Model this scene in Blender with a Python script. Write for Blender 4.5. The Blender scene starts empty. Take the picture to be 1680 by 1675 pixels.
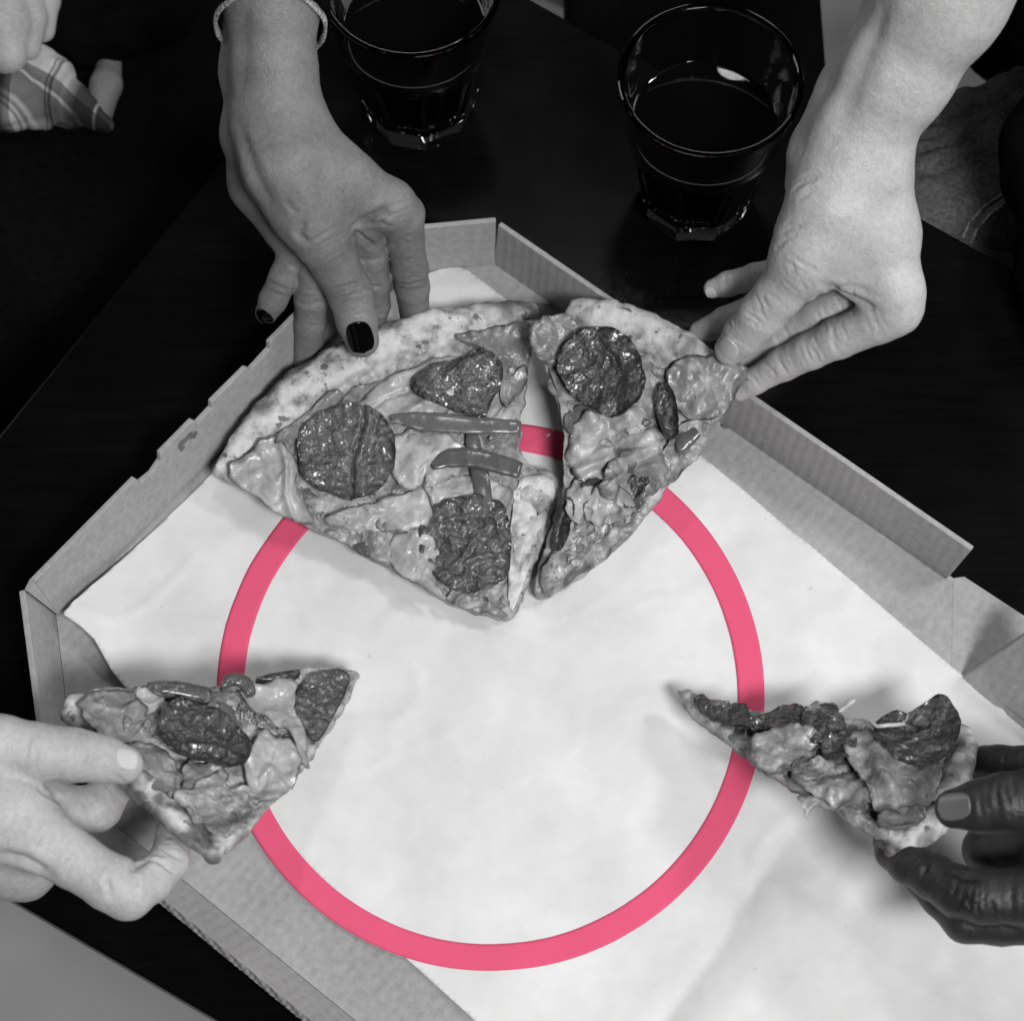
import bpy, bmesh, math, random
import numpy as np
from mathutils import Vector
from mathutils.bvhtree import BVHTree

# ------------------------------------------------------------------ camera, world, lights, exposure
SC = bpy.context.scene
COL = SC.collection
CM = 0.01                                   # geometry below is written in centimetres
FPX, DIST, TILT = 3300.0, 104.0, 23.6       # focal length in photo pixels, distance to table (cm), tilt from straight down
_p = math.radians(90 - TILT)
CAM = np.array([0, -DIST * math.cos(_p), DIST * math.sin(_p)])
FWD = np.array([0, math.cos(_p), -math.sin(_p)])
UPV = np.array([0, math.sin(_p), math.cos(_p)])

cam_data = bpy.data.cameras.new('camera')
cam = bpy.data.objects.new('camera', cam_data)
COL.objects.link(cam)
cam.location = CAM * CM
cam.rotation_euler = (math.radians(TILT), 0, 0)
cam_data.sensor_fit = 'HORIZONTAL'
cam_data.sensor_width = 36
cam_data.lens = 36 * FPX / 1680
cam_data.clip_start = 0.02
cam_data.clip_end = 30
cam_data.dof.use_dof = True
cam_data.dof.focus_distance = 1.0
cam_data.dof.aperture_fstop = 11
SC.camera = cam

world = bpy.data.worlds.new('World')
SC.world = world
world.use_nodes = True
bg = world.node_tree.nodes['Background']
bg.inputs[0].default_value = (1, 1, 1, 1)
bg.inputs[1].default_value = 0.014


def area_light(name, loc, target, size, power):
    d = bpy.data.lights.new(name, 'AREA')
    d.shape = 'DISK'
    d.size = size
    d.energy = power
    o = bpy.data.objects.new(name, d)
    COL.objects.link(o)
    o.location = loc
    v = Vector(target) - Vector(loc)
    o.rotation_euler = v.to_track_quat('-Z', 'Y').to_euler()
    return o


key = area_light('key_lamp', (0.50, -0.92, 1.62), (0.0, 0.0, 0.0), 0.50, 30)
key.data.shape = 'RECTANGLE'
key.data.size_y = 0.28
area_light('ceiling_lamp', (0.10, 1.02, 2.1), (0.0, 0.05, 0.0), 0.22, 4)
area_light('right_lamp', (1.0, 0.22, 1.25), (-0.05, 0.05, 0.0), 0.24, 6.5)
back_panel = area_light('added_back_panel', (0.25, 2.3, 1.35), (0.0, 0.2, 0.05), 1.7, 4.5)  # added unseen panel that puts bright arcs on the glass rims
back_panel.data.shape = 'RECTANGLE'
back_panel.data.size_y = 0.8
for x, w_ in ((-1.15, 2.6), (1.25, 2.2)):
    side = area_light('added_side_strip', (x, 0.75, 0.55), (0.0, 0.25, 0.05), 0.4, w_)  # added strips on both sides to brighten the glass edges
    side.data.shape = 'RECTANGLE'
    side.data.size_y = 0.9

SC.view_settings.view_transform = 'Standard'
SC.view_settings.look = 'None'
SC.view_settings.exposure = 0.0
SC.view_settings.gamma = 1.0
SC.cycles.use_denoising = True
SC.cycles.max_bounces = 7
SC.cycles.adaptive_threshold = 0.02
SC.cycles.transmission_bounces = 7
SC.cycles.caustics_refractive = False
SC.cycles.caustics_reflective = False
SC.cycles.sample_clamp_indirect = 4.0


# ------------------------------------------------------------------ geometry helpers (centimetres)
def ray(px, py):
    return FWD + np.array([(px - 840) / FPX, 0, 0]) + UPV * ((837.5 - py) / FPX)


def at(px, py, z=0.0):
    """the point at height z (cm above the table) that the photograph shows at pixel px, py"""
    r = ray(px, py)
    return CAM + r * (z - CAM[2]) / r[2]


def P(q):
    return at(q[0], q[1], q[2])


def _hash(ix, iy, iz, seed):
    h = (ix.astype(np.int64) * 374761393 + iy.astype(np.int64) * 668265263 + iz.astype(np.int64) * 2147483647 + seed * 974711) & 0xffffffff
    h = ((h ^ (h >> 13)) * 1274126177) & 0xffffffff
    h = ((h ^ (h >> 16)) * 2246822519) & 0xffffffff
    return ((h ^ (h >> 15)) & 0xffff) / 32767.5 - 1.0


def noise(x, y, z=None, seed=0):
    x = np.asarray(x, float); y = np.asarray(y, float)
    z = np.zeros_like(x) if z is None else np.asarray(z, float)
    fx, fy, fz = np.floor(x), np.floor(y), np.floor(z)
    tx, ty, tz = x - fx, y - fy, z - fz
    sx, sy, sz = [t * t * t * (t * (t * 6 - 15) + 10) for t in (tx, ty, tz)]
    out = 0
    for a in (0, 1):
        for b in (0, 1):
            for c in (0, 1):
                w = (sx if a else 1 - sx) * (sy if b else 1 - sy) * (sz if c else 1 - sz)
                out = out + w * _hash(fx + a, fy + b, fz + c, seed)
    return out


def fbm(x, y, z=None, seed=0, octaves=3):
    s, a = 0, 1.0
    for o in range(octaves):
        k = 2.0 ** o
        s = s + a * noise(np.asarray(x) * k, np.asarray(y) * k, None if z is None else np.asarray(z) * k, seed + o)
        a *= 0.5
    return s


def smin(a, b, k):
    h = np.maximum(k - np.abs(a - b), 0) / k
    return np.minimum(a, b) - h * h * k * 0.25


def smax(a, b, k):
    return -smin(-a, -b, k)


def tag(o, label=None, cat=None, group=None, kind=None):
    if label: o['label'] = label
    if cat: o['category'] = cat
    if group: o['group'] = group
    if kind: o['kind'] = kind
    return o


def empty(name, base, label, cat, group=None):
    o = bpy.data.objects.new(name, None)
    COL.objects.link(o)
    o.location = np.asarray(base) * CM
    o.empty_display_size = 0.02
    return tag(o, label, cat, group)


def obj(name, verts, faces, mat, parent=None, smooth=True, attrs=None):
    me = bpy.data.meshes.new(name)
    v = np.asarray(verts, float) * CM
    me.from_pydata(v.tolist(), [], faces.tolist() if isinstance(faces, np.ndarray) else faces)
    me.validate()
    bm = bmesh.new(); bm.from_mesh(me)
    bmesh.ops.recalc_face_normals(bm, faces=bm.faces)
    bm.to_mesh(me); bm.free()
    if attrs:
        for k, a in attrs.items():
            at_ = me.attributes.new(k, 'FLOAT', 'POINT')
            at_.data.foreach_set('value', np.asarray(a, np.float32))
    if smooth:
        me.polygons.foreach_set('use_smooth', [True] * len(me.polygons))
    me.materials.append(mat)
    o = bpy.data.objects.new(name, me)
    COL.objects.link(o)
    if parent is not None:
        o.parent = parent
        q = parent
        off = Vector((0, 0, 0))
        while q is not None:
            off += q.location
            q = q.parent
        o.location = -off
    return o


def surface_nets(f, lo, h):
    """closed quad mesh of the zero level of a sampled field"""
    nx, ny, nz = f.shape
    s = f < 0
    cnt = np.zeros((nx - 1, ny - 1, nz - 1), np.int8)
    for a in (0, 1):
        for b in (0, 1):
            for c in (0, 1):
                cnt += s[a:nx - 1 + a, b:ny - 1 + b, c:nz - 1 + c]
    act = (cnt > 0) & (cnt < 8)
    idx = np.argwhere(act)
    vid = -np.ones(act.shape, np.int32)
    vid[act] = np.arange(len(idx))
    acc = np.zeros((len(idx), 3)); n = np.zeros(len(idx))
    corners = [(a, b, c) for a in (0, 1) for b in (0, 1) for c in (0, 1)]
    for i, ca in enumerate(corners):
        for cb in corners[i + 1:]:
            if sum(abs(x - y) for x, y in zip(ca, cb)) != 1: continue
            va = f[idx[:, 0] + ca[0], idx[:, 1] + ca[1], idx[:, 2] + ca[2]]
            vb = f[idx[:, 0] + cb[0], idx[:, 1] + cb[1], idx[:, 2] + cb[2]]
            m = (va < 0) != (vb < 0)
            t = np.where(m, va / np.where(m, va - vb, 1), 0)
            p = np.array(ca) + t[:, None] * (np.array(cb) - np.array(ca))
            acc[m] += p[m]; n[m] += 1
    verts = np.asarray(lo) + (idx + acc / n[:, None]) * h
    faces = []
    for ax in range(3):
        sl0 = [slice(None)] * 3; sl1 = [slice(None)] * 3
        sl0[ax] = slice(0, -1); sl1[ax] = slice(1, None)
        ch = s[tuple(sl0)] != s[tuple(sl1)]
        e = np.argwhere(ch)
        b, c = (ax + 1) % 3, (ax + 2) % 3
        ok = (e[:, b] > 0) & (e[:, c] > 0) & (e[:, b] < f.shape[b] - 1) & (e[:, c] < f.shape[c] - 1)
        e = e[ok]
        q = []
        for db, dc in ((0, 0), (-1, 0), (-1, -1), (0, -1)):
            k = e.copy(); k[:, b] += db; k[:, c] += dc
            q.append(vid[k[:, 0], k[:, 1], k[:, 2]])
        q = np.stack(q, 1)
        flip = s[tuple(sl0)][ch][ok]
        q[~flip] = q[~flip][:, ::-1]
        faces.append(q)
    return verts, np.concatenate(faces)


class Field:
    """sampled distance field with chains of tapered capsules"""
    def __init__(self, lo, hi, h):
        self.h = h
        self.lo = np.asarray(lo, float)
        n = np.ceil((np.asarray(hi) - self.lo) / h).astype(int) + 1
        self.ax = [self.lo[i] + h * np.arange(n[i]) for i in range(3)]
        self.n = n

    def new(self):
        return np.full(self.n, 9.0, np.float32)

    def cone(self, f, a, ra, b, rb, k=0.3):
        a = np.asarray(a, float); b = np.asarray(b, float)
        m = max(ra, rb) + 2.2
        i0 = np.maximum(((np.minimum(a, b) - m - self.lo) / self.h).astype(int), 0)
        i1 = np.minimum(((np.maximum(a, b) + m - self.lo) / self.h).astype(int) + 1, self.n)
        if (i1 <= i0).any(): return f
        sl = tuple(slice(i0[i], i1[i]) for i in range(3))
        X, Y, Z = np.meshgrid(*[self.ax[i][sl[i]] for i in range(3)], indexing='ij', sparse=True)
        d = b - a; L = max(d @ d, 1e-9)
        t = np.clip(((X - a[0]) * d[0] + (Y - a[1]) * d[1] + (Z - a[2]) * d[2]) / L, 0, 1)
        v = np.sqrt((X - a[0] - t * d[0]) ** 2 + (Y - a[1] - t * d[1]) ** 2 + (Z - a[2] - t * d[2]) ** 2) - (ra + (rb - ra) * t)
        f[sl] = smin(f[sl], v.astype(np.float32), k)
        return f

    def chain(self, f, pts, k=0.3):
        """pts: (px, py, z, r)"""
        for a, b in zip(pts[:-1], pts[1:]):
            self.cone(f, P(a), a[3], P(b), b[3], k)
        return f


# ------------------------------------------------------------------ materials
MATS = {}


class NT:
    def __init__(self, name):
        self.m = bpy.data.materials.new(name)
        self.m.use_nodes = True
        self.t = self.m.node_tree
        self.b = self.t.nodes['Principled BSDF']
        self.out = self.t.nodes['Material Output']
        self.co = self.t.nodes.new('ShaderNodeTexCoord')
        MATS[name] = self.m

    def node(self, kind, **kw):
        n = self.t.nodes.new(kind)
        for k, v in kw.items():
            if hasattr(n, k): setattr(n, k, v)
        return n

    def link(self, a, b):
        self.t.links.new(a, b)

    def noise(self, scale, detail=4, rough=0.55, stretch=None, dist=0.0):
        n = self.node('ShaderNodeTexNoise')
        n.inputs['Scale'].default_value = scale
        n.inputs['Detail'].default_value = detail
        n.inputs['Roughness'].default_value = rough
        n.inputs['Distortion'].default_value = dist
        if stretch:
            mp = self.node('ShaderNodeMapping')
            mp.inputs['Scale'].default_value = stretch[0]
            mp.inputs['Rotation'].default_value = stretch[1]
            self.link(self.co.outputs['Object'], mp.inputs[0])
            self.link(mp.outputs[0], n.inputs['Vector'])
        else:
            self.link(self.co.outputs['Object'], n.inputs['Vector'])
        return n.outputs['Fac']

    def ramp(self, fac, stops):
        r = self.node('ShaderNodeValToRGB')
        cr = r.color_ramp
        while len(cr.elements) < len(stops): cr.elements.new(0.5)
        for e, (p, c) in zip(cr.elements, stops):
            e.position = p
            e.color = (c, c, c, 1) if not isinstance(c, tuple) else c + (1,)
        self.link(fac, r.inputs[0])
        return r.outputs[0]

    def mix(self, fac, a, b, mode='MIX'):
        n = self.node('ShaderNodeMix')
        n.data_type = 'RGBA'
        n.blend_type = mode
        for k, v in ((0, fac), (6, a), (7, b)):
            s = n.inputs[k]
            if isinstance(v, (int, float)):
                s.default_value = v if k == 0 else (v, v, v, 1)
            elif isinstance(v, tuple): s.default_value = v + (1,)
            else: self.link(v, s)
        return n.outputs[2]

    def math(self, op, a, b=None):
        n = self.node('ShaderNodeMath'); n.operation = op
        for s, v in zip(n.inputs, (a, b)):
            if v is None: continue
            if isinstance(v, (int, float)): s.default_value = v
            else: self.link(v, s)
        return n.outputs[0]

    def attr(self, name):
        n = self.node('ShaderNodeAttribute'); n.attribute_name = name
        return n.outputs['Fac']

    def bump(self, h, strength, dist=0.001, prev=None):
        n = self.node('ShaderNodeBump')
        n.inputs['Strength'].default_value = strength
        n.inputs['Distance'].default_value = dist
        self.link(h, n.inputs['Height'])
        if prev is not None: self.link(prev, n.inputs['Normal'])
        self.link(n.outputs[0], self.b.inputs['Normal'])
        return n.outputs[0]

    def set(self, color=None, rough=None, spec=None, **kw):
        def put(s, v):
            if isinstance(v, (int, float)):
                s.default_value = (v, v, v, 1) if s.type == 'RGBA' else v
            elif isinstance(v, tuple): s.default_value = v + (1,) if s.type == 'RGBA' else v
            else: self.link(v, s)
        if color is not None: put(self.b.inputs['Base Color'], color)
        if rough is not None: put(self.b.inputs['Roughness'], rough)
        if spec is not None: put(self.b.inputs['Specular IOR Level'], spec)
        for k, v in kw.items(): put(self.b.inputs[k.replace('_', ' ')], v)
        return self


def skin(name, lo, hi, rough=0.48, spec=0.4, sss=0.12):
    n = NT(name)
    c = n.ramp(n.noise(45, 5), [(0.3, lo * 0.93), (0.7, hi * 1.05)])
    c = n.mix(0.3, c, n.ramp(n.noise(420, 4, 0.7), [(0.3, lo * 0.6), (0.7, hi * 1.25)]))
    n.set(c, rough, spec, Subsurface_Weight=sss, Subsurface_Scale=0.004)
    n.b.inputs['Subsurface Radius'].default_value = (1, 1, 1)
    b1 = n.bump(n.noise(800, 3, 0.6), 0.45, 0.0006)
    v = n.node('ShaderNodeTexVoronoi'); v.inputs['Scale'].default_value = 700
    n.link(n.co.outputs['Object'], v.inputs['Vector'])
    n.bump(v.outputs['Distance'], 0.24, 0.0005, b1)
    return n.m


skin('skin_tan', 0.15, 0.225, 0.5, 0.32, 0.0)
skin('skin_fair', 0.42, 0.52, 0.5, 0.35, 0.0)
skin('skin_pale', 0.40, 0.49, 0.5, 0.35, 0.0)
skin('skin_dark', 0.010, 0.032, 0.46, 0.4, 0.0)
skin('skin_grey', 0.34, 0.42, 0.5, 0.3, 0.0)

n = NT('nail_black'); n.set(0.002, 0.10, 0.22)
n = NT('nail_natural'); n.set(0.58, 0.28, 0.5)
n = NT('nail_dark'); n.set(0.14, 0.3, 0.5)

n = NT('table_lacquer')
g = n.noise(18, 6, 0.6, ((1.0, 14.0, 1.0), (0, 0, math.radians(38))))
n.set(n.ramp(g, [(0.3, 0.0015), (0.75, 0.0035)]), n.ramp(n.noise(30, 4), [(0.3, 0.22), (0.7, 0.30)]), 0.10)
n.bump(g, 0.06, 0.0005)

n = NT('floor_grey')
n.set(n.ramp(n.noise(6, 6), [(0.3, 0.34), (0.7, 0.42)]), 0.7, 0.2)
n.bump(n.noise(300, 4), 0.2, 0.001)

n = NT('cardboard')
fl = n.noise(260, 5, 0.7)
big = n.noise(9, 4)
c = n.mix(0.5, n.ramp(fl, [(0.3, 0.25), (0.7, 0.45)]), n.ramp(big, [(0.3, 0.28), (0.7, 0.42)]))
spots = n.ramp(n.noise(150, 2), [(0.70, 0.0), (0.76, 0.5)])
c = n.mix(spots, c, 0.24)
n.set(c, 0.8, 0.15)
w = n.node('ShaderNodeTexWave'); w.inputs['Scale'].default_value = 55; w.inputs['Distortion'].default_value = 0.6
mp = n.node('ShaderNodeMapping'); mp.inputs['Rotation'].default_value = (0, 0, math.radians(38.5))
n.link(n.co.outputs['Object'], mp.inputs[0]); n.link(mp.outputs[0], w.inputs['Vector'])
b1 = n.bump(w.outputs['Fac'], 0.22, 0.0006)
n.bump(fl, 0.15, 0.0006, b1)

n = NT('cardboard_edge')
w = n.node('ShaderNodeTexWave'); w.inputs['Scale'].default_value = 120; w.inputs['Distortion'].default_value = 0.4
mp = n.node('ShaderNodeMapping'); mp.inputs['Rotation'].default_value = (0, 0, math.radians(-38.5))
n.link(n.co.outputs['Object'], mp.inputs[0]); n.link(mp.outputs[0], w.inputs['Vector'])
n.set(n.ramp(w.outputs['Fac'], [(0.3, 0.14), (0.6, 0.26)]), 0.85, 0.1)

n = NT('grease'); n.set(n.ramp(n.noise(120, 3), [(0.3, 0.10), (0.7, 0.17)]), 0.5, 0.3)

n = NT('baking_paper')
c = n.ramp(n.noise(16, 6, 0.65), [(0.28, 0.62), (0.7, 0.80)])
c = n.mix(n.ramp(n.noise(190, 2, 0.5), [(0.76, 0.0), (0.80, 0.35)]), c, 0.30)
c = n.mix(n.ramp(n.noise(7, 5, 0.6, None, 0.6), [(0.52, 0.0), (0.72, 0.5)]), c, 0.58)
n.set(c, 0.62, 0.25)
n.bump(n.noise(22, 5, 0.6), 0.30, 0.003)

n = NT('pink_print'); n.set((0.76, 0.105, 0.205), 0.75, 0.1)

n = NT('pizza_dough')       # crust and cheese, chosen by the crust attribute
cr_n = n.noise(95, 5, 0.62)
crust = n.ramp(cr_n, [(0.32, 0.16), (0.42, 0.42), (0.52, 0.60), (0.8, 0.68)])
toast = n.ramp(n.noise(140, 3, 0.5), [(0.615, 0.0), (0.67, 0.85)])
crust = n.mix(toast, crust, 0.07)
crust = n.mix(n.ramp(n.noise(38, 3), [(0.52, 0.0), (0.66, 0.8)]), crust, 0.12)
ch = n.ramp(n.noise(120, 6, 0.65), [(0.32, 0.12), (0.45, 0.28), (0.56, 0.42), (0.7, 0.52)])
ch = n.mix(n.ramp(n.noise(330, 2), [(0.66, 0.0), (0.70, 0.8)]), ch, 0.03)
under = n.attr('toasted')
c = n.mix(n.attr('crust'), ch, crust)
c = n.mix(under, c, 0.045)
n.set(c, n.mix(n.attr('crust'), n.ramp(n.noise(200, 3), [(0.4, 0.22), (0.6, 0.55)]), 0.75), 0.45)
b1 = n.bump(n.noise(260, 5, 0.6), 0.5, 0.0015)
n.bump(n.noise(70, 4), 0.5, 0.003, b1)

n = NT('cheese_smear')
n.set(n.ramp(n.noise(110, 6, 0.65), [(0.30, 0.20), (0.42, 0.46), (0.54, 0.62), (0.72, 0.70)]), 0.4, 0.4)
n.bump(n.noise(160, 5), 0.4, 0.002)

n = NT('cheese_strand')
n.set(n.ramp(n.noise(200, 4), [(0.3, 0.30), (0.7, 0.52)]), 0.25, 0.5)


def meat(name, lo, hi, edge, rough, bumpy, spec=0.5, scale=150, edge_amt=0.8, fat=0.55, coat=0.35):
    n = NT(name)
    c = n.ramp(n.noise(scale, 6, 0.68), [(0.28, lo), (0.72, hi)])
    c = n.mix(n.ramp(n.noise(scale * 2.0, 3), [(0.57, 0.0), (0.65, fat)]), c, min(hi * 2.2, 0.6))
    c = n.mix(n.ramp(n.noise(scale * 0.35, 3), [(0.52, 0.0), (0.72, 0.4)]), c, lo * 0.7)
    c = n.mix(n.math('MULTIPLY', n.ramp(n.attr('rim'), [(0.88, 0.0), (0.98, 1.0)]), n.ramp(n.noise(70, 3), [(0.35, edge_amt * 0.3), (0.6, edge_amt)])), c, edge)
    n.set(c, n.ramp(n.noise(110, 4), [(0.35, max(rough - 0.12, 0.1)), (0.65, rough + 0.14)]), spec, Coat_Weight=coat, Coat_Roughness=0.14)
    b0 = n.bump(n.noise(scale * 6, 4, 0.65), bumpy * 0.8, 0.0010)
    b1 = n.bump(n.noise(scale * 1.8, 5, 0.6), bumpy, 0.0018, b0)
    n.bump(n.noise(scale * 0.45, 4, 0.6), bumpy * 0.8, 0.0035, b1)
    return n.m


meat('salami', 0.045, 0.145, 0.008, 0.25, 0.8, 0.65, 170, 0.95, 0.65, 0.6)
meat('salami_dark', 0.018, 0.06, 0.004, 0.25, 0.65, 0.65, 140, 0.95, 0.4, 0.6)
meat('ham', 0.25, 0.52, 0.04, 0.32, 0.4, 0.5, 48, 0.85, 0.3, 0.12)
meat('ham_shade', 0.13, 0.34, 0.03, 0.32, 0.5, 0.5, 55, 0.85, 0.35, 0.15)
meat('cheese', 0.07, 0.50, 0.15, 0.26, 0.8, 0.55, 75, 0.3, 0.5, 0.2)
meat('pepper', 0.075, 0.11, 0.04, 0.26, 0.16, 0.5, 50, 0.6, 0.0)
meat('pepper_light', 0.10, 0.15, 0.05, 0.28, 0.16, 0.5, 50, 0.6, 0.0)

n = NT('clear_glass')
n.set(1.0, 0.0, 0.5, Transmission_Weight=1.0, IOR=1.56)
n = NT('cola'); n.set(0.002, 0.03, 0.5)
n = NT('ice'); n.set(0.05, 0.15, 0.5)

n = NT('black_cloth')
n.set(n.ramp(n.noise(200, 4), [(0.3, 0.002), (0.7, 0.004)]), 0.95, 0.05)
n.bump(n.noise(60, 5), 0.4, 0.003)

n = NT('denim')
tw = n.node('ShaderNodeTexWave'); tw.inputs['Scale'].default_value = 260; tw.inputs['Distortion'].default_value = 1.5
tm = n.node('ShaderNodeMapping'); tm.inputs['Rotation'].default_value = (0, 0, 0.8)
n.link(n.co.outputs['Object'], tm.inputs[0]); n.link(tm.outputs[0], tw.inputs['Vector'])
c = n.ramp(n.noise(22, 5, 0.6), [(0.32, 0.03), (0.68, 0.14)])
c = n.mix(0.5, c, n.ramp(n.noise(420, 3, 0.7), [(0.35, 0.01), (0.65, 0.20)]))
c = n.mix(0.25, c, n.ramp(tw.outputs['Fac'], [(0.2, 0.02), (0.8, 0.1)]))
n.set(c, 0.9, 0.1)
n.bump(n.noise(420, 3), 0.5, 0.001)
n = NT('denim_thread'); n.set(n.ramp(n.noise(500, 2), [(0.35, 0.06), (0.6, 0.34)]), 0.8, 0.2)

n = NT('plaid')
def stripes(rot, off, freq, stops):
    mp = n.node('ShaderNodeMapping'); mp.inputs['Rotation'].default_value = (0, 0, math.radians(rot))
    sx = n.node('ShaderNodeSeparateXYZ')
    n.link(n.co.outputs['Object'], mp.inputs[0]); n.link(mp.outputs[0], sx.inputs[0])
    f = n.math('FRACT', n.math('ADD', n.math('MULTIPLY', sx.outputs[0], freq), off))
    r = n.ramp(f, stops)
    return r


s1 = stripes(12, 5.0, 17.0, [(0.0, 0.75), (0.30, 0.75), (0.31, 0.15), (0.33, 0.7), (0.36, 0.12), (0.38, 0.7), (0.44, 0.55), (0.47, 0.7), (0.50, 0.4), (0.58, 0.07), (0.74, 0.06), (0.76, 0.6), (0.78, 0.06), (0.90, 0.07), (0.97, 0.3)])
s2 = stripes(-62, 0.35, 19.0, [(0.0, 0.85), (0.42, 0.85), (0.44, 0.25), (0.47, 0.8), (0.50, 0.25), (0.54, 0.8), (0.58, 0.3), (0.8, 0.2), (0.83, 0.75), (0.86, 0.2), (0.96, 0.3)])
n.set(n.mix(0.3, n.mix(1.0, s1, s2, 'MULTIPLY'), 0.02), 0.9, 0.1)
n.bump(n.noise(300, 3), 0.3, 0.001)

n = NT('knit_cuff'); n.set(n.ramp(n.noise(500, 3), [(0.3, 0.2), (0.7, 0.55)]), 0.95, 0.05)
n.bump(n.noise(600, 3), 0.9, 0.002)


# ------------------------------------------------------------------ setting: floor, table
def extrude_poly(pts, d):
    """closed prism: polygon pts (N,3) pushed along vector d"""
    pts = np.asarray(pts, float); N = len(pts)
    v = np.concatenate([pts, pts + np.asarray(d)])
    f = [list(range(N))[::-1], list(range(N, 2 * N))] + [[i, (i + 1) % N, N + (i + 1) % N, N + i] for i in range(N)]
    return v, f


def bevel(o, w, seg=2):
    m = o.modifiers.new('bevel', 'BEVEL')
    m.width = w; m.segments = seg; m.limit_method = 'ANGLE'; m.angle_limit = math.radians(40)
    return o


def line_x(p1, p2, q1, q2):
    d1 = (p2 - p1)[:2]; d2 = (q2 - q1)[:2]
    t = np.linalg.solve(np.stack([d1, -d2], 1), (q1 - p1)[:2])
    return p1 + (p2 - p1) * t[0]


FLOOR_Z = -46.0
v = [(-260, -260, FLOOR_Z), (260, -260, FLOOR_Z), (260, 320, FLOOR_Z), (-260, 320, FLOOR_Z)]
tag(obj('floor', v, [[0, 1, 2, 3]], MATS['floor_grey'], smooth=False), kind='structure')

A1, A2 = at(872, 0), at(1680, 452)
B1, B2 = at(0, 1465), at(360, 1676)
L1, L2 = at(0, 712), at(376, 250)
c_top = line_x(A1, A2, L1, L2)
c_left = line_x(B1, B2, L1, L2)
dirA = (A2 - A1) / np.linalg.norm(A2 - A1)
dirB = (B2 - B1) / np.linalg.norm(B2 - B1)
far_a = A1 + dirA * 75
far_b = B1 + dirB * 62
table = empty('coffee_table', (0, 0, FLOOR_Z), 'low black lacquered table under the pizza box and glasses', 'table')
v, f = extrude_poly([c_top, far_a, far_b, c_left], (0, 0, -1.6))
bevel(obj('tabletop', v, f, MATS['table_lacquer'], table, smooth=False), 0.0015)
cen = (c_top + far_a + far_b + c_left) / 4
for q in (c_top, far_a, far_b, c_left):
    b = q + (cen - q) * 0.35
    sq = [b + np.array(d) for d in ((-2.5, -2.5, -1.65), (2.5, -2.5, -1.65), (2.5, 2.5, -1.65), (-2.5, 2.5, -1.65))]
    v, f = extrude_poly(sq, (0, 0, FLOOR_Z + 1.65))
    bevel(obj('table_leg', v, f, MATS['table_lacquer'], table, smooth=False), 0.002)

# ------------------------------------------------------------------ pizza box
box = empty('pizza_box', at(700, 1000), 'open cardboard pizza box with cut-off corners under the white paper', 'pizza box')
BZ = 0.45                                     # top of the box floor
k_ul0, k_ul1 = at(92, 1008, BZ), at(655, 395, BZ)
k_ur0, k_ur1 = at(815, 429, BZ), at(1558, 944, BZ)
dUR = (k_ur1 - k_ur0) / np.linalg.norm(k_ur1 - k_ur0)
dUL = np.array([-dUR[1], dUR[0], 0])
k_top0 = at(640, 446, BZ)
k_left1 = at(118, 1235, BZ)
k_ll0, k_ll1 = at(178, 1343, BZ), at(585, 1675, BZ)
dLL = (k_ll1 - k_ll0) / np.linalg.norm(k_ll1 - k_ll0)
e_r = k_ur1 + dUR * 14
e_b = k_ll1 + dLL * 22
floor_poly = [k_ul0, k_top0, k_ur0, e_r, e_b, k_ll0, k_left1]
v, f = extrude_poly(floor_poly, (0, 0, -0.3))
obj('box_floor', v, f, MATS['cardboard'], box, smooth=False)


def panel(name, base0, base1, outline, h_dir, thick=0.3, mat='cardboard', bev=0.0006):
    """upright board: outline is a list of (s along base 0..1, height cm); h_dir is the unit up direction of the board"""
    base0 = np.asarray(base0); base1 = np.asarray(base1)
    d = base1 - base0
    nrm = np.cross(d / np.linalg.norm(d), h_dir)
    pts = [base0 + d * s + np.asarray(h_dir) * h for s, h in outline]
    v, f = extrude_poly(pts, nrm * thick)
    o = obj(name, v, f, MATS[mat], box, smooth=False)
    bevel(o, bev, 2)
    return o


def updir(base0, base1, lean):
    """unit vector up, leaning outwards by lean degrees"""
    d = (base1 - base0) / np.linalg.norm(base1 - base0)
    out = np.array([-d[1], d[0], 0])
    if out @ ((base0 + base1) / 2 - at(800, 1000)) < 0: out = -out
    a = math.radians(lean)
    return np.array([0, 0, 1]) * math.cos(a) + out * math.sin(a)


H = 4.1
# upper left wall with die-cut tabs and notches along its top edge
ul = updir(k_ul0, k_top0, 8)
o1 = [(0, 0), (1, 0), (1, H), (0.80, H), (0.795, H - 0.35), (0.775, H - 0.5), (0.765, H), (0.66, H), (0.655, H - 0.45), (0.60, H - 0.55), (0.59, H - 0.1),
      (0.49, H - 0.05), (0.485, H - 0.45), (0.445, H - 0.5), (0.437, H), (0.345, H), (0.338, H - 0.5), (0.31, H - 0.75), (0.282, H - 0.6), (0.275, H), (0.0, H)]
panel('side_wall', k_ul0, k_top0, o1, ul)
# small cut-off corner wall at the top
ut = updir(k_top0, k_ur0, 6)
panel('corner_wall', k_top0, k_ur0, [(0.0, 0), (1, 0), (1.0, 3.9), (0.5, 3.9), (0.0, 3.9)], ut)
# upper right wall
ur = updir(k_ur0, k_ur1, 3)
panel('side_wall', k_ur0, k_ur1, [(0, 0), (1, 0), (1.012, 4.0), (0.5, 4.04), (0.006, 4.0)], ur)
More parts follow.
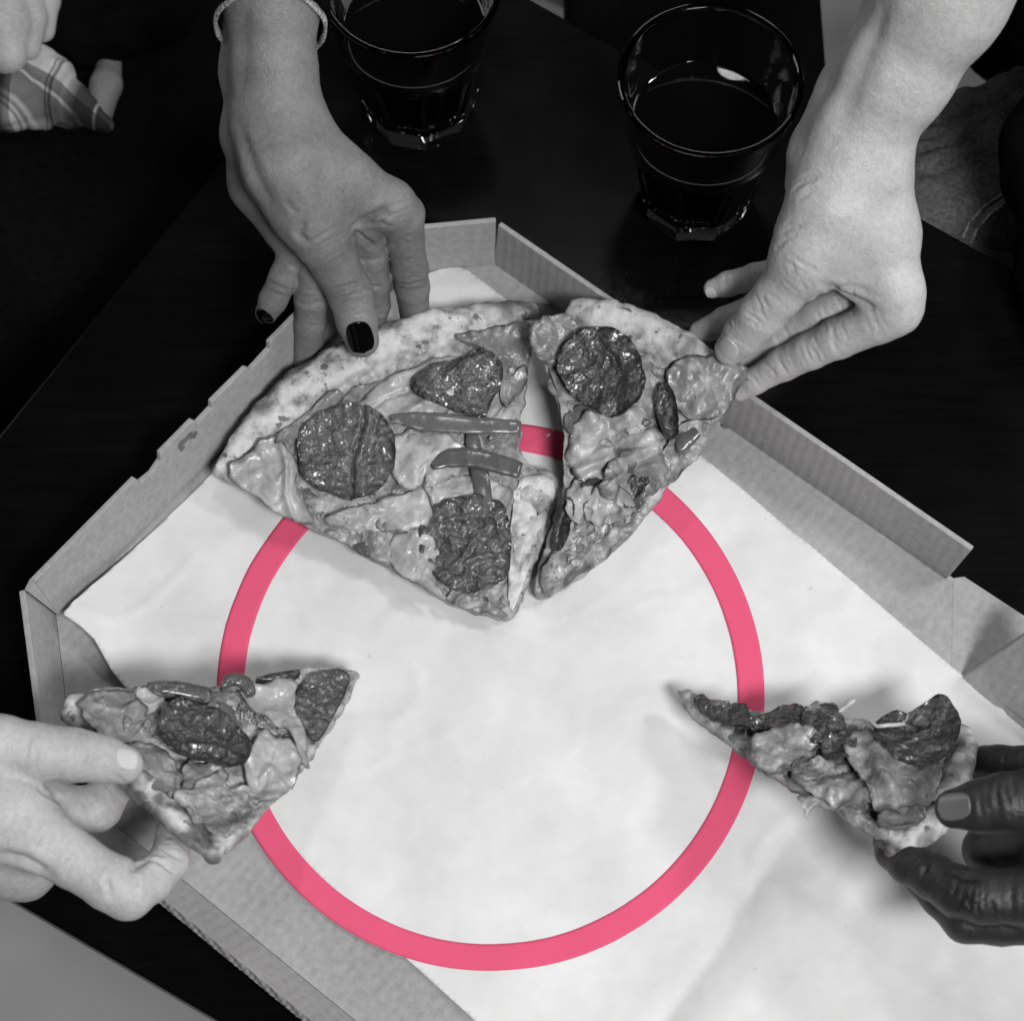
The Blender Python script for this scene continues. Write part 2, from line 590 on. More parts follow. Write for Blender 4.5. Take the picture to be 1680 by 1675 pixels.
# left corner wall
ulc = updir(k_ul0, k_left1, 11)
panel('corner_wall', k_ul0, k_left1 + (k_left1 - k_ul0) * 0.12, [(0, 0), (1, 0), (1.0, 3.4), (0.0, 3.9)], ulc)
cw = updir(k_left1, k_ll0, 16)
tA, tB = k_ul0 + ul * (H - 0.02), k_ul0 + ulc * 3.88
v, f = extrude_poly([k_ul0 + np.array([0, 0, 0.1]), tA, tB], np.cross(tA - k_ul0, tB - k_ul0) / np.linalg.norm(np.cross(tA - k_ul0, tB - k_ul0)) * 0.25)
obj('corner_fold', v, f, MATS['cardboard'], box, smooth=False)
# lower left wall leaning outwards
ull = updir(k_ll0, e_b, 33)
panel('side_wall', k_ll0, e_b, [(0, 0), (1, 0), (1, 2.6), (0, 2.6)], ull)
d_ll = e_b - k_ll0
# torn corrugated rim of the lower left wall
N = 240
pts = []
rng = random.Random(5)
for i in range(N + 1):
    pts.append((i / N, 2.62 + (0.045 if i % 2 else 0.0) + rng.uniform(-0.015, 0.015)))
panel('corrugated_rim', k_ll0, e_b, [(0, 2.6)] + pts + [(1, 2.6)], ull, 0.28, 'cardboard_edge', 0.0001)
# folded flap on the floor beside the upper right wall, and the two glue tabs
v, f = extrude_poly([at(1160, 700, BZ + 0.14), at(1552, 950, BZ + 0.14), at(1500, 1052, BZ + 0.14), at(1100, 770, BZ + 0.14)], (0, 0, -0.13))
bevel(obj('floor_flap', v, f, MATS['cardboard'], box, smooth=False), 0.0004)
v, f = extrude_poly([at(690, 452, BZ + 0.12), at(815, 432, BZ + 0.12), at(905, 500, BZ + 0.12), at(830, 492, BZ + 0.12)], (0, 0, -0.11))
obj('glue_tab', v, f, MATS['cardboard'], box, smooth=False)
# right end: outer flap and the raised hinge panel
h0, h1 = at(1590, 1126, BZ), at(1760, 1250, BZ)
r0, r1 = at(1572, 1108, 3.2), at(1740, 1006, 6.0)
v, f = extrude_poly([at(1578, 1112, 0.6), at(1590, 1128, 0.6), at(1690, 1202, 0.6), at(1740, 1240, 1.5), at(1740, 1012, 6.2), at(1680, 1045, 5.2)], np.array([0.10, 0.26, 0.1]))
bevel(obj('hinge_panel', v, f, MATS['cardboard'], box, smooth=False), 0.0008)
v, f = extrude_poly([at(1562, 948, BZ + 0.02), at(1582, 945, BZ + 0.02), at(1700, 1022, BZ + 0.02), at(1700, 1180, BZ + 0.02), at(1560, 1090, BZ + 0.02)], (0, 0, -0.28))
bevel(obj('end_flap', v, f, MATS['cardboard'], box, smooth=False), 0.0006)


# grease marks on the upper left wall
def patch(name, parent, mat, origin, ex, ey, rx, ry, nrm, seed, lift=0.02):
    K = 36
    v = [origin + nrm * lift]
    for i in range(K):
        a = 2 * math.pi * i / K
        r = 1 + 0.35 * float(fbm(np.array([math.cos(a) * 1.6 + seed]), np.array([math.sin(a) * 1.6]), seed=seed)[0])
        v.append(origin + nrm * lift + ex * math.cos(a) * rx * r + ey * math.sin(a) * ry * r)
    f = [[0, 1 + i, 1 + (i + 1) % K] for i in range(K)]
    return obj(name, v, f, MATS[mat], parent)


dUL1 = (k_top0 - k_ul0); LUL = np.linalg.norm(dUL1); dUL1 = dUL1 / LUL
nUL = np.cross(ul, dUL1); nUL = nUL / np.linalg.norm(nUL)
if nUL @ (at(800, 1000) - k_ul0) < 0: nUL = -nUL
for s, h, rx, ry, sd in ((0.405, 3.35, 0.55, 0.22, 3), (0.425, 3.1, 0.25, 0.2, 7), (0.39, 3.0, 0.18, 0.16, 9)):
    patch('grease_stain', box, 'grease', k_ul0 + dUL1 * LUL * s + ul * h, dUL1, ul, rx, ry, nUL, sd, 0.33 if np.cross(dUL1, ul) @ nUL > 0 else 0.02)
patch('staple_mark', box, 'grease', at(1190, 700, BZ + 0.15), np.array([0.8, -0.6, 0]), np.array([0.6, 0.8, 0]), 0.22, 0.12, np.array([0, 0, 1.0]), 4)

# ------------------------------------------------------------------ baking paper and the pink ring
PZ = BZ + 0.22


def poly_sdf(X, Y, poly):
    """signed distance to a 2D polygon (negative inside)"""
    d = np.full(X.shape, 1e9); s = np.ones(X.shape)
    N = len(poly)
    for i in range(N):
        a = poly[i]; b = poly[i - 1]
        e = b - a
        wx, wy = X - a[0], Y - a[1]
        t = np.clip((wx * e[0] + wy * e[1]) / max(e @ e, 1e-9), 0, 1)
        d = np.minimum(d, (wx - e[0] * t) ** 2 + (wy - e[1] * t) ** 2)
        c1 = Y >= a[1]; c2 = Y < b[1]; c3 = e[0] * wy > e[1] * wx
        flip = (c1 & c2 & c3) | (~c1 & ~c2 & ~c3)
        s = np.where(flip, -s, s)
    return s * np.sqrt(d)


def smooth_closed(pts, rounds=2):
    p = np.asarray(pts, float)
    for _ in range(rounds):
        q = np.roll(p, -1, 0)
        p = np.stack([0.75 * p + 0.25 * q, 0.25 * p + 0.75 * q], 1).reshape(-1, p.shape[1])
    return p


paper_px = [(110, 1020), (150, 975), (205, 915), (240, 880), (345, 778), (480, 640), (655, 465), (735, 436), (765, 442), (830, 492), (960, 590), (1150, 746),
            (1330, 895), (1510, 1050), (1680, 1190), (1990, 1440), (1800, 2100), (1300, 2050), (780, 1675), (665, 1570), (430, 1348), (300, 1225), (215, 1140), (186, 1105), (160, 1058), (140, 1040)]
pp = np.array([at(x, y, PZ)[:2] for x, y in paper_px])
crA, crB = at(1345, 1310, PZ)[:2], at(1075, 1700, PZ)[:2]
crD = (crB - crA) / np.linalg.norm(crB - crA)
crN = np.array([crD[1], -crD[0]])
if crN[0] < 0: crN = -crN


def paper_z(X, Y):
    z = PZ + 0.10 * fbm(X * 0.11, Y * 0.11, seed=11) + 0.05 * fbm(X * 0.42, Y * 0.42, seed=17)
    for sd, fr, am in ((71, 0.07, 0.08), (74, 0.10, 0.07), (79, 0.13, 0.05)):
        w_ = fbm(X * fr + 5, Y * fr, seed=sd, octaves=2)
        m_ = np.clip(noise(X * 0.16, Y * 0.16, seed=sd + 2) * 2, 0, 1)
        z = z + am * m_ * np.exp(-(w_ / 0.028) ** 2)
    # one long soft fold at the lower right
    s = (X - crA[0]) * crN[0] + (Y - crA[1]) * crN[1]
    t = (X - crA[0]) * crD[0] + (Y - crA[1]) * crD[1]
    s = s + 0.25 * noise(t * 0.35, t * 0 + 3.3)
    amp = 0.85 * np.clip(t / 5.0, 0, 1)
    e = np.clip(s / 2.6, 0, 1)
    z = z + amp * (1 - (1 - e) ** 2) + 0.12 * np.clip(t / 5.0, 0, 1) * np.exp(-((s + 0.8) / 0.9) ** 2)
    # the left tip lifts off the box floor
    c = at(112, 1022, PZ)
    d = np.hypot(X - c[0], Y - c[1])
    z = z + 1.1 * np.exp(-(d / 3.2) ** 2)
    return z


# triangulated grid clipped to the outline: rows of the outline polygon in barycentric-like scan
def sheet_mesh(poly, zfun, h):
    lo = poly.min(0); hi = poly.max(0)
    xs = np.arange(lo[0], hi[0] + h, h); ys = np.arange(lo[1], hi[1] + h, h)
    X, Y = np.meshgrid(xs, ys, indexing='ij')
    d = poly_sdf(X, Y, poly)
    gx, gy = np.gradient(d, h)
    g = np.sqrt(gx ** 2 + gy ** 2) + 1e-6
    near = (d > 0) & (d < 1.5 * h)
    X = np.where(near, X - gx / g * d, X); Y = np.where(near, Y - gy / g * d, Y)
    ok = d < 1.5 * h
    ins = d <= 0
    vid = -np.ones(X.shape, int); vid[ok] = np.arange(ok.sum())
    V = np.stack([X[ok], Y[ok], zfun(X[ok], Y[ok])], 1)
    q = np.stack([vid[:-1, :-1], vid[1:, :-1], vid[1:, 1:], vid[:-1, 1:]], -1).reshape(-1, 4)
    anyin = (ins[:-1, :-1] | ins[1:, :-1] | ins[1:, 1:] | ins[:-1, 1:]).reshape(-1)
    q = q[(q >= 0).all(1) & anyin]
    return V, q


V, q = sheet_mesh(pp, paper_z, 0.25)
paper = obj('baking_paper', V, q, MATS['baking_paper'])
m = paper.modifiers.new('thickness', 'SOLIDIFY'); m.thickness = 0.0003; m.offset = -1
tag(paper, 'large white sheet of baking paper lining the pizza box', 'paper')

RC = (805, 1143)
ring_v, ring_f = [], []
K, M = 360, 8
for i in range(K):
    a = 2 * math.pi * i / K
    for j in range(M + 1):
        r = 405.5 + (449.5 - 405.5) * j / M
        p = at(RC[0] + r * math.cos(a), RC[1] + r * math.sin(a), PZ)
        ring_v.append((p[0], p[1], max(float(paper_z(p[0], p[1])), PZ - 0.05) + 0.014))
for i in range(K):
    for j in range(M):
        a, b = i * (M + 1) + j, ((i + 1) % K) * (M + 1) + j
        ring_f.append([a, a + 1, b + 1, b])
ring = obj('pink_ring', ring_v, ring_f, MATS['pink_print'])
m = ring.modifiers.new('thickness', 'SOLIDIFY'); m.thickness = 0.00008; m.offset = -1
tag(ring, 'big flat pink ring lying on the white paper', 'ring')


# ------------------------------------------------------------------ pizza slices
class Slice:
    def __init__(self, name, label, corners, outline, crust, seed, thick=0.75, char=0.0, group='pizza slices taken by the hands'):
        a, b, c = [P(q) for q in corners]
        self.o = (a + b + c) / 3
        self.N = np.cross(b - a, c - a); self.N /= np.linalg.norm(self.N)
        if self.N[2] < 0: self.N = -self.N
        self.U = (b - a) / np.linalg.norm(b - a)
        self.V = np.cross(self.N, self.U)
        self.seed = seed; self.thick = thick
        self.root = empty(name, self.o, label, 'pizza slice', group)
        poly = smooth_closed([self.uv(x, y, 0.4) for x, y in outline], 1)
        self.poly = poly
        self.cr = np.array([tuple(self.uv(x, y, 0.8)) + (r,) for x, y, r in crust])
        h = 0.095
        lo = poly.min(0) - 1.2; hi = poly.max(0) + 1.2
        us = np.arange(lo[0], hi[0], h); vs = np.arange(lo[1], hi[1], h); hs = np.arange(-0.5, 3.4, h)
        Ug, Vg = np.meshgrid(us, vs, indexing='ij')
        d2 = poly_sdf(Ug, Vg, poly) + 0.10 * fbm(Ug * 1.6, Vg * 1.6, seed=seed + 3)
        T = self.top(Ug, Vg)
        Hh = hs[None, None, :]
        B = 0.08 * noise(Ug * 0.4, Vg * 0.4, seed=seed + 9)
        f = smax(smax(d2[..., None], Hh - T[..., None], 0.25), B[..., None] - Hh, 0.12)
        tube = np.full(f.shape, 9.0)
        for p, q in zip(self.cr[:-1], self.cr[1:]):
            e = q[:2] - p[:2]
            t = np.clip(((Ug - p[0]) * e[0] + (Vg - p[1]) * e[1]) / max(e @ e, 1e-9), 0, 1)
            r = p[2] + (q[2] - p[2]) * t
            dd = np.hypot(Ug - p[0] - t * e[0], Vg - p[1] - t * e[1])
            dz = (Hh - 0.72 * r[..., None]) * 1.12
            tube = np.minimum(tube, np.sqrt(dd[..., None] ** 2 + dz ** 2) - r[..., None])
        tube = tube + 0.10 * fbm(Ug * 1.1, Vg * 1.1, seed=seed + 5)[..., None]
        tube = smax(tube, B[..., None] - Hh, 0.25)
        f = smin(f, tube, 0.35).astype(np.float32)
        vv, ff = surface_nets(f, (lo[0], lo[1], hs[0]), h)
        dc = self.crust_dist(vv[:, 0], vv[:, 1])
        wob = 0.22 * fbm(vv[:, 0] * 0.9, vv[:, 1] * 0.9, seed=seed + 21)
        cf = np.clip((0.18 - dc - wob) / 0.25 + 0.5, 0, 1)
        und = np.clip((0.34 - vv[:, 2]) / 0.3, 0, 1) * 0.8
        dp = poly_sdf(vv[:, 0], vv[:, 1], poly)
        und = np.maximum(und, cf * np.clip((dp - 0.28 + 0.25 * fbm(vv[:, 0] * 0.8, vv[:, 1] * 0.8, seed=seed + 23)) / 0.4, 0, 1) * 0.85)
        if char:
            und = np.maximum(und, cf * np.clip((0.15 + fbm(vv[:, 0] * 0.9, vv[:, 1] * 0.9, vv[:, 2] * 0.9, seed=seed + 29)) / 0.5, 0, 1) * char)
        W = self.o + vv[:, :1] * self.U + vv[:, 1:2] * self.V + vv[:, 2:] * self.N
        obj('dough', W, ff, MATS['pizza_dough'], self.root, attrs={'crust': cf, 'toasted': und})

    def uv(self, px, py, h=0.0):
        r = ray(px, py)
        o = self.o + self.N * h
        t = ((o - CAM) @ self.N) / (r @ self.N)
        d = CAM + r * t - o
        return np.array([d @ self.U, d @ self.V])

    def crust_dist(self, u, v):
        d = np.full(np.shape(u), 9.0)
        for p, q in zip(self.cr[:-1], self.cr[1:]):
            e = q[:2] - p[:2]
            t = np.clip(((u - p[0]) * e[0] + (v - p[1]) * e[1]) / max(e @ e, 1e-9), 0, 1)
            d = np.minimum(d, np.hypot(u - p[0] - t * e[0], v - p[1] - t * e[1]) - (p[2] + (q[2] - p[2]) * t))
        return d

    def top(self, u, v):
        return self.thick + 0.16 * fbm(u * 0.55, v * 0.55, seed=self.seed) + 0.09 * fbm(u * 1.9, v * 1.9, seed=self.seed + 7)

    def sheet(self, name, outline, mat, lift=0.08, thick=0.14, wave=0.12, wfreq=0.8, cup=0.0, fold=None, seed=0, jag=0.09, rings=16, K=72, ripple=0.0, grow=1.0, ridge=None):
        """a thin topping with its own outline, resting on the slice; cup lifts the rim, fold = (px,py,px,py,depth,width)"""
        ham = name == 'ham_piece'
        sal = name.startswith('salami')
        if sal: rings, K = int(rings * 1.6), int(K * 1.6)
        if ham: lift += 0.10; thick = min(thick, 0.08)
        if ridge is None: ridge = 0.13 if ham else 0.10 if name == 'cheese_layer' else 0.03
        curl = 0.40 if ham else 0.22
        pl = np.array([self.uv(x, y, self.thick + lift) for x, y in outline])
        pl = pl.mean(0) + (pl - pl.mean(0)) * grow
        pl = smooth_closed(pl, 3 if sal else 1)
        seg = np.linalg.norm(np.roll(pl, -1, 0) - pl, axis=1)
        cs = np.concatenate([[0], np.cumsum(seg)])
        want = np.linspace(0, cs[-1], K, endpoint=False)
        ext = np.concatenate([pl, pl[:1]])
        bd = np.stack([np.interp(want, cs, ext[:, i]) for i in (0, 1)], 1)
        c = bd.mean(0)
        ang = np.arange(K) * 2 * math.pi / K
        jg = 1 + jag * fbm(np.cos(ang) * 2.5 + seed, np.sin(ang) * 2.5, seed=seed, octaves=4)
        bd = c + (bd - c) * jg[:, None]
        size = np.linalg.norm(bd - c, axis=1).mean()
        tt, rim = [], []
        pts = [c[None]]
        rim.append(np.zeros(1))
        for i in range(1, rings + 1):
            s = (i / rings) ** 0.85
            pts.append(c + (bd - c) * s); rim.append(np.full(K, s))
        pts = np.concatenate(pts); rim = np.concatenate(rim)
        u, v = pts[:, 0], pts[:, 1]
        z = self.top(u, v) * 0.55 + self.thick * 0.45 + lift
        z = z + wave * fbm(u * wfreq + seed, v * wfreq, seed=seed + 31, octaves=2) * (0.35 + rim)
        z = z + cup * rim ** 3
        rn = noise(u * 0.75 + seed * 3.1, v * 0.75, seed=seed + 55) + 0.5 * noise(u * 1.7, v * 1.7, seed=seed + 56)
        z = z + ridge * (np.exp(-(rn / 0.16) ** 2)) * (0.4 + 0.8 * rim)
        z = z + curl * np.clip(noise(np.cos(np.arctan2(v - c[1], u - c[0])) * 1.3 + seed, np.sin(np.arctan2(v - c[1], u - c[0])) * 1.3, seed=seed + 77), 0, 1) * rim ** 4
        th = np.arctan2(v - c[1], u - c[0])
        z = z + ripple * rim ** 2 * (np.sin(th * 5 + seed) * 0.6 + np.sin(th * 9 + 2 * seed) * 0.4)
        z = z + 0.022 * fbm(u * 5, v * 5, seed=seed + 41, octaves=2)
        if sal:
            g = noise(u * 3.6, v * 3.6, seed=seed + 61)
            gk = 0.38 if mat == 'salami_dark' else 0.6
            gk = gk * (0.25 + 1.1 * np.clip(0.5 + 0.8 * noise(u * 0.8 + seed, v * 0.8, seed=seed + 64), 0, 1))
            z = z + gk * 0.045 * g + gk * 0.04 * noise(u * 7, v * 7, seed=seed + 62) + 0.05 * fbm(u * 1.5, v * 1.5, seed=seed + 63, octaves=2)
        if fold:
            for fo in (fold if isinstance(fold, list) else [fold]):
                a = self.uv(fo[0], fo[1], self.thick); b = self.uv(fo[2], fo[3], self.thick)
                e = b - a; L = np.linalg.norm(e); e = e / L
                tt = (u - a[0]) * e[0] + (v - a[1]) * e[1]
                side = (u - a[0]) * e[1] - (v - a[1]) * e[0] + 0.12 * np.sin(tt * 1.7)
                on = np.clip(1 - np.maximum(np.maximum(-tt, tt - L), 0) / 0.6, 0, 1)
                z = z + fo[4] * on * (np.exp(-(side / fo[5]) ** 2))
        dc = np.maximum(-self.crust_dist(u, v), 0)
        n = len(u)
        edge = np.clip((1 - rim) / 0.10, 0.25, 1)
        top = np.stack([u, v, z], 1); bot = np.stack([u, v, z - thick * edge], 1)
        allv = np.concatenate([top, bot])
        F = []
        for i in range(K):
            j = (i + 1) % K
            F.append([0, 1 + i, 1 + j])
            F.append([n, n + 1 + j, n + 1 + i])
            for r in range(rings - 1):
                a, b = 1 + r * K, 1 + (r + 1) * K
                F.append([a + i, b + i, b + j, a + j])
                F.append([n + a + j, n + b + j, n + b + i, n + a + i])
            b = 1 + (rings - 1) * K
            F.append([b + j, b + i, n + b + i, n + b + j])
        W = self.o + allv[:, :1] * self.U + allv[:, 1:2] * self.V + allv[:, 2:] * self.N
        return obj(name, W, F, MATS[mat], self.root, attrs={'rim': np.concatenate([rim, rim])})

    def strip(self, name, path, width, mat, lift=0.25, thick=0.28, seed=0, arch=0.0):
        """a bent strip (bell pepper) along a path in the photo"""
        p = np.array([self.uv(x, y, self.thick + lift) for x, y in path])
        seg = np.concatenate([[0], np.cumsum(np.linalg.norm(np.diff(p, axis=0), axis=1))])
        S = 26
        w = np.linspace(0, seg[-1], S)
        c = np.stack([np.interp(w, seg, p[:, i]) for i in (0, 1)], 1)
        for _ in range(3):
            c[1:-1] = 0.25 * c[:-2] + 0.5 * c[1:-1] + 0.25 * c[2:]
        t = np.gradient(c, axis=0); t /= np.linalg.norm(t, axis=1)[:, None]
        nn = np.stack([-t[:, 1], t[:, 0]], 1)
        R = 14
        V, rim = [], []
        for i in range(S):
            s = i / (S - 1)
            wd = width * 0.5 * (0.72 + 0.28 * math.sin(math.pi * min(max(s, 0.02), 0.98)) + 0.10 * math.sin(5 * s + seed))
            wd *= 0.25 + 0.75 * min(1.0, s / 0.22) ** 0.7
            wd *= 1.0 if s < 0.97 else 0.86
            zb = float(self.top(c[i, 0], c[i, 1])) * 0.4 + self.thick * 0.6 + lift + arch * math.sin(math.pi * s)
            for k in range(R):
                a = 2 * math.pi * k / R
                ca, sa = math.cos(a), math.sin(a)
                x = wd * (abs(ca) ** 0.6) * math.copysign(1, ca)
                y = thick * 0.5 * (abs(sa) ** 0.7) * math.copysign(1, sa)
                y -= 0.18 * (x / max(width, 0.1)) ** 2 * thick * 4
                q = c[i] + nn[i] * x
                V.append((q[0], q[1], zb + y)); rim.append(abs(ca) ** 3 * 0.95)
        F = []
        for i in range(S - 1):
            for k in range(R):
                a, b = i * R + k, i * R + (k + 1) % R
                F.append([a, b, b + R, a + R])
        F.append(list(range(R))[::-1]); F.append([(S - 1) * R + k for k in range(R)])
        V = np.array(V)
        W = self.o + V[:, :1] * self.U + V[:, 1:2] * self.V + V[:, 2:] * self.N
        return obj(name, W, F, MATS[mat], self.root, attrs={'rim': np.array(rim)})

    def bits(self, zones, count, seed):
        """small torn flakes of cheese, ham and pepper between the larger toppings"""
        r = random.Random(seed)
        for i in range(count):
            zx, zy, zr = r.choice(zones)
            a = r.uniform(0, 6.28); d = zr * math.sqrt(r.random())
            cx, cy = zx + d * math.cos(a), zy + d * math.sin(a)
            c = self.uv(cx, cy, self.thick)
            if float(poly_sdf(np.array([c[0]]), np.array([c[1]]), self.poly)[0]) > -0.5: continue
            R = r.uniform(6, 17); el = r.uniform(0.4, 1.0); ro = r.uniform(0, 3.14)
            m = r.randint(5, 8)
            pts = []
            for k in range(m):
                t = 2 * math.pi * k / m + r.uniform(-0.3, 0.3)
                q = R * r.uniform(0.6, 1.15)
                x, y = q * math.cos(t), q * el * math.sin(t)
                pts.append((cx + x * math.cos(ro) - y * math.sin(ro), cy + x * math.sin(ro) + y * math.cos(ro)))
            mat = r.choice(['cheese', 'cheese', 'ham', 'ham_shade', 'cheese_strand', 'pepper_light'])
            self.sheet('cheese_flake' if 'cheese' in mat else 'ham_flake' if 'ham' in mat else 'pepper_flake', pts, mat, r.uniform(0.06, 0.28), 0.10, 0.08, 1.5, cup=r.uniform(-0.08, 0.08), seed=seed * 40 + i, jag=0.2, rings=5, K=26)

    def shreds(self, name, zones, mat, count, seed):
        """little melted shreds and crumbs of cheese"""
        r = random.Random(seed)
        V, F = [], []
        for _ in range(count):
            zx, zy, zr = r.choice(zones)
            a = r.uniform(0, 6.28); d = zr * math.sqrt(r.random())
            c = self.uv(zx + d * math.cos(a), zy + d * math.sin(a), self.thick)
            if float(poly_sdf(np.array([c[0]]), np.array([c[1]]), self.poly)[0]) > -0.45: continue
            L = r.uniform(0.12, 0.5); w = r.uniform(0.035, 0.08)
            an = r.uniform(0, 3.14); bend = r.uniform(-0.6, 0.6)
            zt = float(self.top(c[0], c[1])) + r.uniform(0.02, 0.16)
            base = len(V)
            for i in range(5):
                s = (i / 4 - 0.5) * L
                u = c[0] + math.cos(an) * s - math.sin(an) * bend * s * s
                v = c[1] + math.sin(an) * s + math.cos(an) * bend * s * s
                ww = w * (0.35 if i in (0, 4) else 1)
                for k in range(6):
                    b = k * math.pi / 3
                    q = self.o + (u - math.sin(an) * math.cos(b) * ww) * self.U + (v + math.cos(an) * math.cos(b) * ww) * self.V + (zt + math.sin(b) * ww * 0.8) * self.N
                    V.append(q)
            for i in range(4):
                for k in range(6):
                    a0 = base + i * 6 + k; b0 = base + i * 6 + (k + 1) % 6
                    F.append([a0, b0, b0 + 6, a0 + 6])
            F.append([base + k for k in range(6)][::-1]); F.append([base + 24 + k for k in range(6)])
        o = obj(name, V, F, MATS[mat], self.root)
        o['kind'] = 'stuff'
        return o


# --- big slice under the hand with black nails
S1 = Slice('pizza_slice', 'largest pizza slice with thick pale crust, pinched by the hand with black nails',
           [(833, 1018, 0.75), (345, 770, 1.9), (880, 500, 2.4)],
           [(352, 776), (415, 815), (480, 852), (540, 880), (600, 912), (660, 945), (710, 972), (760, 1000), (800, 1010), (838, 1021), (858, 985), (872, 940), (890, 890), (908, 835), (918, 790), (905, 772), (866, 768), (854, 745), (853, 700), (860, 640), (864, 590), (872, 530),
            (800, 515), (720, 530), (640, 556), (560, 596), (490, 636), (420, 696), (356, 762)],
           [(356, 768, 0.30), (395, 722, 0.62), (440, 678, 0.85), (495, 634, 0.98), (560, 596, 1.05), (640, 558, 1.0), (720, 532, 0.9), (800, 514, 0.72), (870, 506, 0.45)], 1)
S1.sheet('cheese_layer', [(470, 790), (560, 660), (700, 600), (840, 560), (850, 700), (840, 900), (810, 1000), (690, 950), (560, 880)], 'cheese', 0.0, 0.10, 0.18, 1.1, seed=2, rings=26, K=90, grow=1.04)
S1.sheet('ham_piece', [(575, 690), (600, 655), (640, 622), (700, 600), (745, 592), (770, 600), (760, 640), (735, 668), (700, 690), (640, 690)], 'ham', 0.16, 0.12, 0.16, 0.6, ripple=0.05, fold=[(600, 680, 720, 610, -0.2, 0.12), (660, 690, 745, 640, 0.22, 0.25)], seed=4, grow=1.14)
S1.sheet('ham_piece', [(372, 776), (420, 742), (462, 728), (486, 760), (482, 800), (505, 838), (520, 862), (480, 848), (420, 812)], 'ham', 0.14, 0.12, 0.14, 0.7, ripple=0.05, fold=[(462, 735, 480, 850, 0.3, 0.16), (400, 790, 470, 760, 0.12, 0.3)], seed=5, grow=1.14)
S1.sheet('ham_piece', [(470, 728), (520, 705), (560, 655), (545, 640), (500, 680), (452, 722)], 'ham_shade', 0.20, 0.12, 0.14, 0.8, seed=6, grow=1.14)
S1.sheet('ham_piece', [(560, 838), (640, 826), (700, 796), (705, 838), (682, 872), (640, 868), (590, 872), (545, 858)], 'ham', 0.18, 0.12, 0.18, 0.7, ripple=0.07, seed=7, grow=1.14)
S1.sheet('ham_piece', [(640, 892), (690, 872), (715, 900), (706, 950), (735, 985), (690, 962), (640, 932)], 'ham', 0.16, 0.12, 0.16, 0.8, ripple=0.06, seed=8, grow=1.14)
S1.sheet('ham_piece', [(652, 715), (700, 705), (752, 722), (762, 770), (722, 790), (690, 802), (655, 792), (640, 750)], 'ham', 0.20, 0.14, 0.22, 0.9, seed=9, grow=1.14)
S1.sheet('ham_piece', [(700, 790), (760, 778), (835, 795), (840, 830), (790, 838), (720, 842)], 'ham', 0.18, 0.12, 0.18, 0.9, seed=10, grow=1.14)
S1.sheet('ham_piece', [(742, 560), (800, 545), (870, 535), (868, 575), (855, 640), (820, 660), (822, 600), (790, 570)], 'ham_shade', 0.12, 0.12, 0.18, 1.0, seed=12, jag=0.1, grow=1.14)
S1.sheet('ham_piece', [(800, 655), (848, 610), (862, 600), (855, 690), (800, 690)], 'ham', 0.12, 0.12, 0.16, 1.0, seed=14, jag=0.1, grow=1.14)
S1.sheet('ham_piece', [(745, 965), (800, 985), (832, 1014), (770, 1000), (730, 985)], 'ham_shade', 0.08, 0.12, 0.12, 1.0, seed=15, grow=1.14)
S1.sheet('ham_piece', [(505, 838), (560, 850), (640, 888), (632, 925), (570, 892), (520, 866)], 'cheese', 0.14, 0.14, 0.2, 1.2, seed=16, grow=1.14)
S1.sheet('pepper_piece', [(570, 895), (600, 888), (632, 905), (625, 920), (598, 915)], 'pepper', 0.22, 0.2, 0.06, 1.0, seed=17, K=30, rings=6)
S1.sheet('salami_round', [(545, 665), (585, 664), (620, 676), (648, 712), (650, 755), (638, 790), (610, 815), (575, 827), (540, 812), (500, 795), (486, 750), (490, 712), (510, 690)],
         'salami', 0.34, 0.14, 0.06, 1.0, cup=0.28, ripple=0.15, fold=[(597, 672, 573, 826, -0.26, 0.09), (606, 682, 584, 812, 0.26, 0.22)], seed=21, rings=30, K=96, jag=0.03)
S1.sheet('salami_round', [(672, 630), (690, 606), (735, 598), (770, 580), (806, 572), (826, 598), (824, 635), (806, 660), (796, 688), (758, 682), (718, 664), (686, 655)],
         'salami', 0.55, 0.16, 0.12, 1.0, cup=0.05, fold=[(690, 640, 800, 585, 0.35, 0.7), (735, 612, 800, 580, -0.45, 0.14), (700, 655, 780, 680, 0.25, 0.3)], seed=23, rings=30, K=96, jag=0.02)
S1.sheet('salami_round', [(690, 850), (715, 826), (760, 815), (810, 815), (836, 845), (840, 895), (838, 940), (805, 968), (765, 977), (730, 968), (700, 930), (684, 900)],
         'salami', 0.36, 0.16, 0.20, 1.6, cup=0.12, ripple=0.14, fold=[(770, 900, 720, 955, 0.3, 0.16), (760, 930, 835, 910, 0.32, 0.2), (765, 940, 755, 975, 0.25, 0.14), (712, 870, 790, 850, 0.25, 0.2), (735, 880, 745, 920, 0.2, 0.15)], seed=25, rings=30, K=96, jag=0.03)
S1.sheet('cheese_layer', [(845, 790), (870, 772), (905, 776), (914, 795), (900, 845), (884, 892), (866, 942), (850, 985), (838, 1010), (832, 960), (836, 880)], 'cheese_smear', 0.06, 0.1, 0.14, 1.2, seed=18, rings=14, K=60)
S1.strip('pepper_strip', [(772, 690), (776, 730), (788, 780), (797, 848)], 0.95, 'pepper', 0.36, 0.2, 3)
S1.strip('pepper_strip', [(640, 686), (690, 692), (760, 698), (855, 700)], 1.05, 'pepper_light', 0.52, 0.2, 1, 0.12)
S1.strip('pepper_strip', [(708, 768), (735, 752), (780, 752), (855, 772)], 1.15, 'pepper', 0.52, 0.22, 2, 0.2)
S1.bits([(600, 870, 60), (740, 720, 80), (800, 620, 60), (760, 830, 70), (690, 930, 60), (640, 780, 50), (500, 810, 50), (800, 990, 30)], 34, 5)
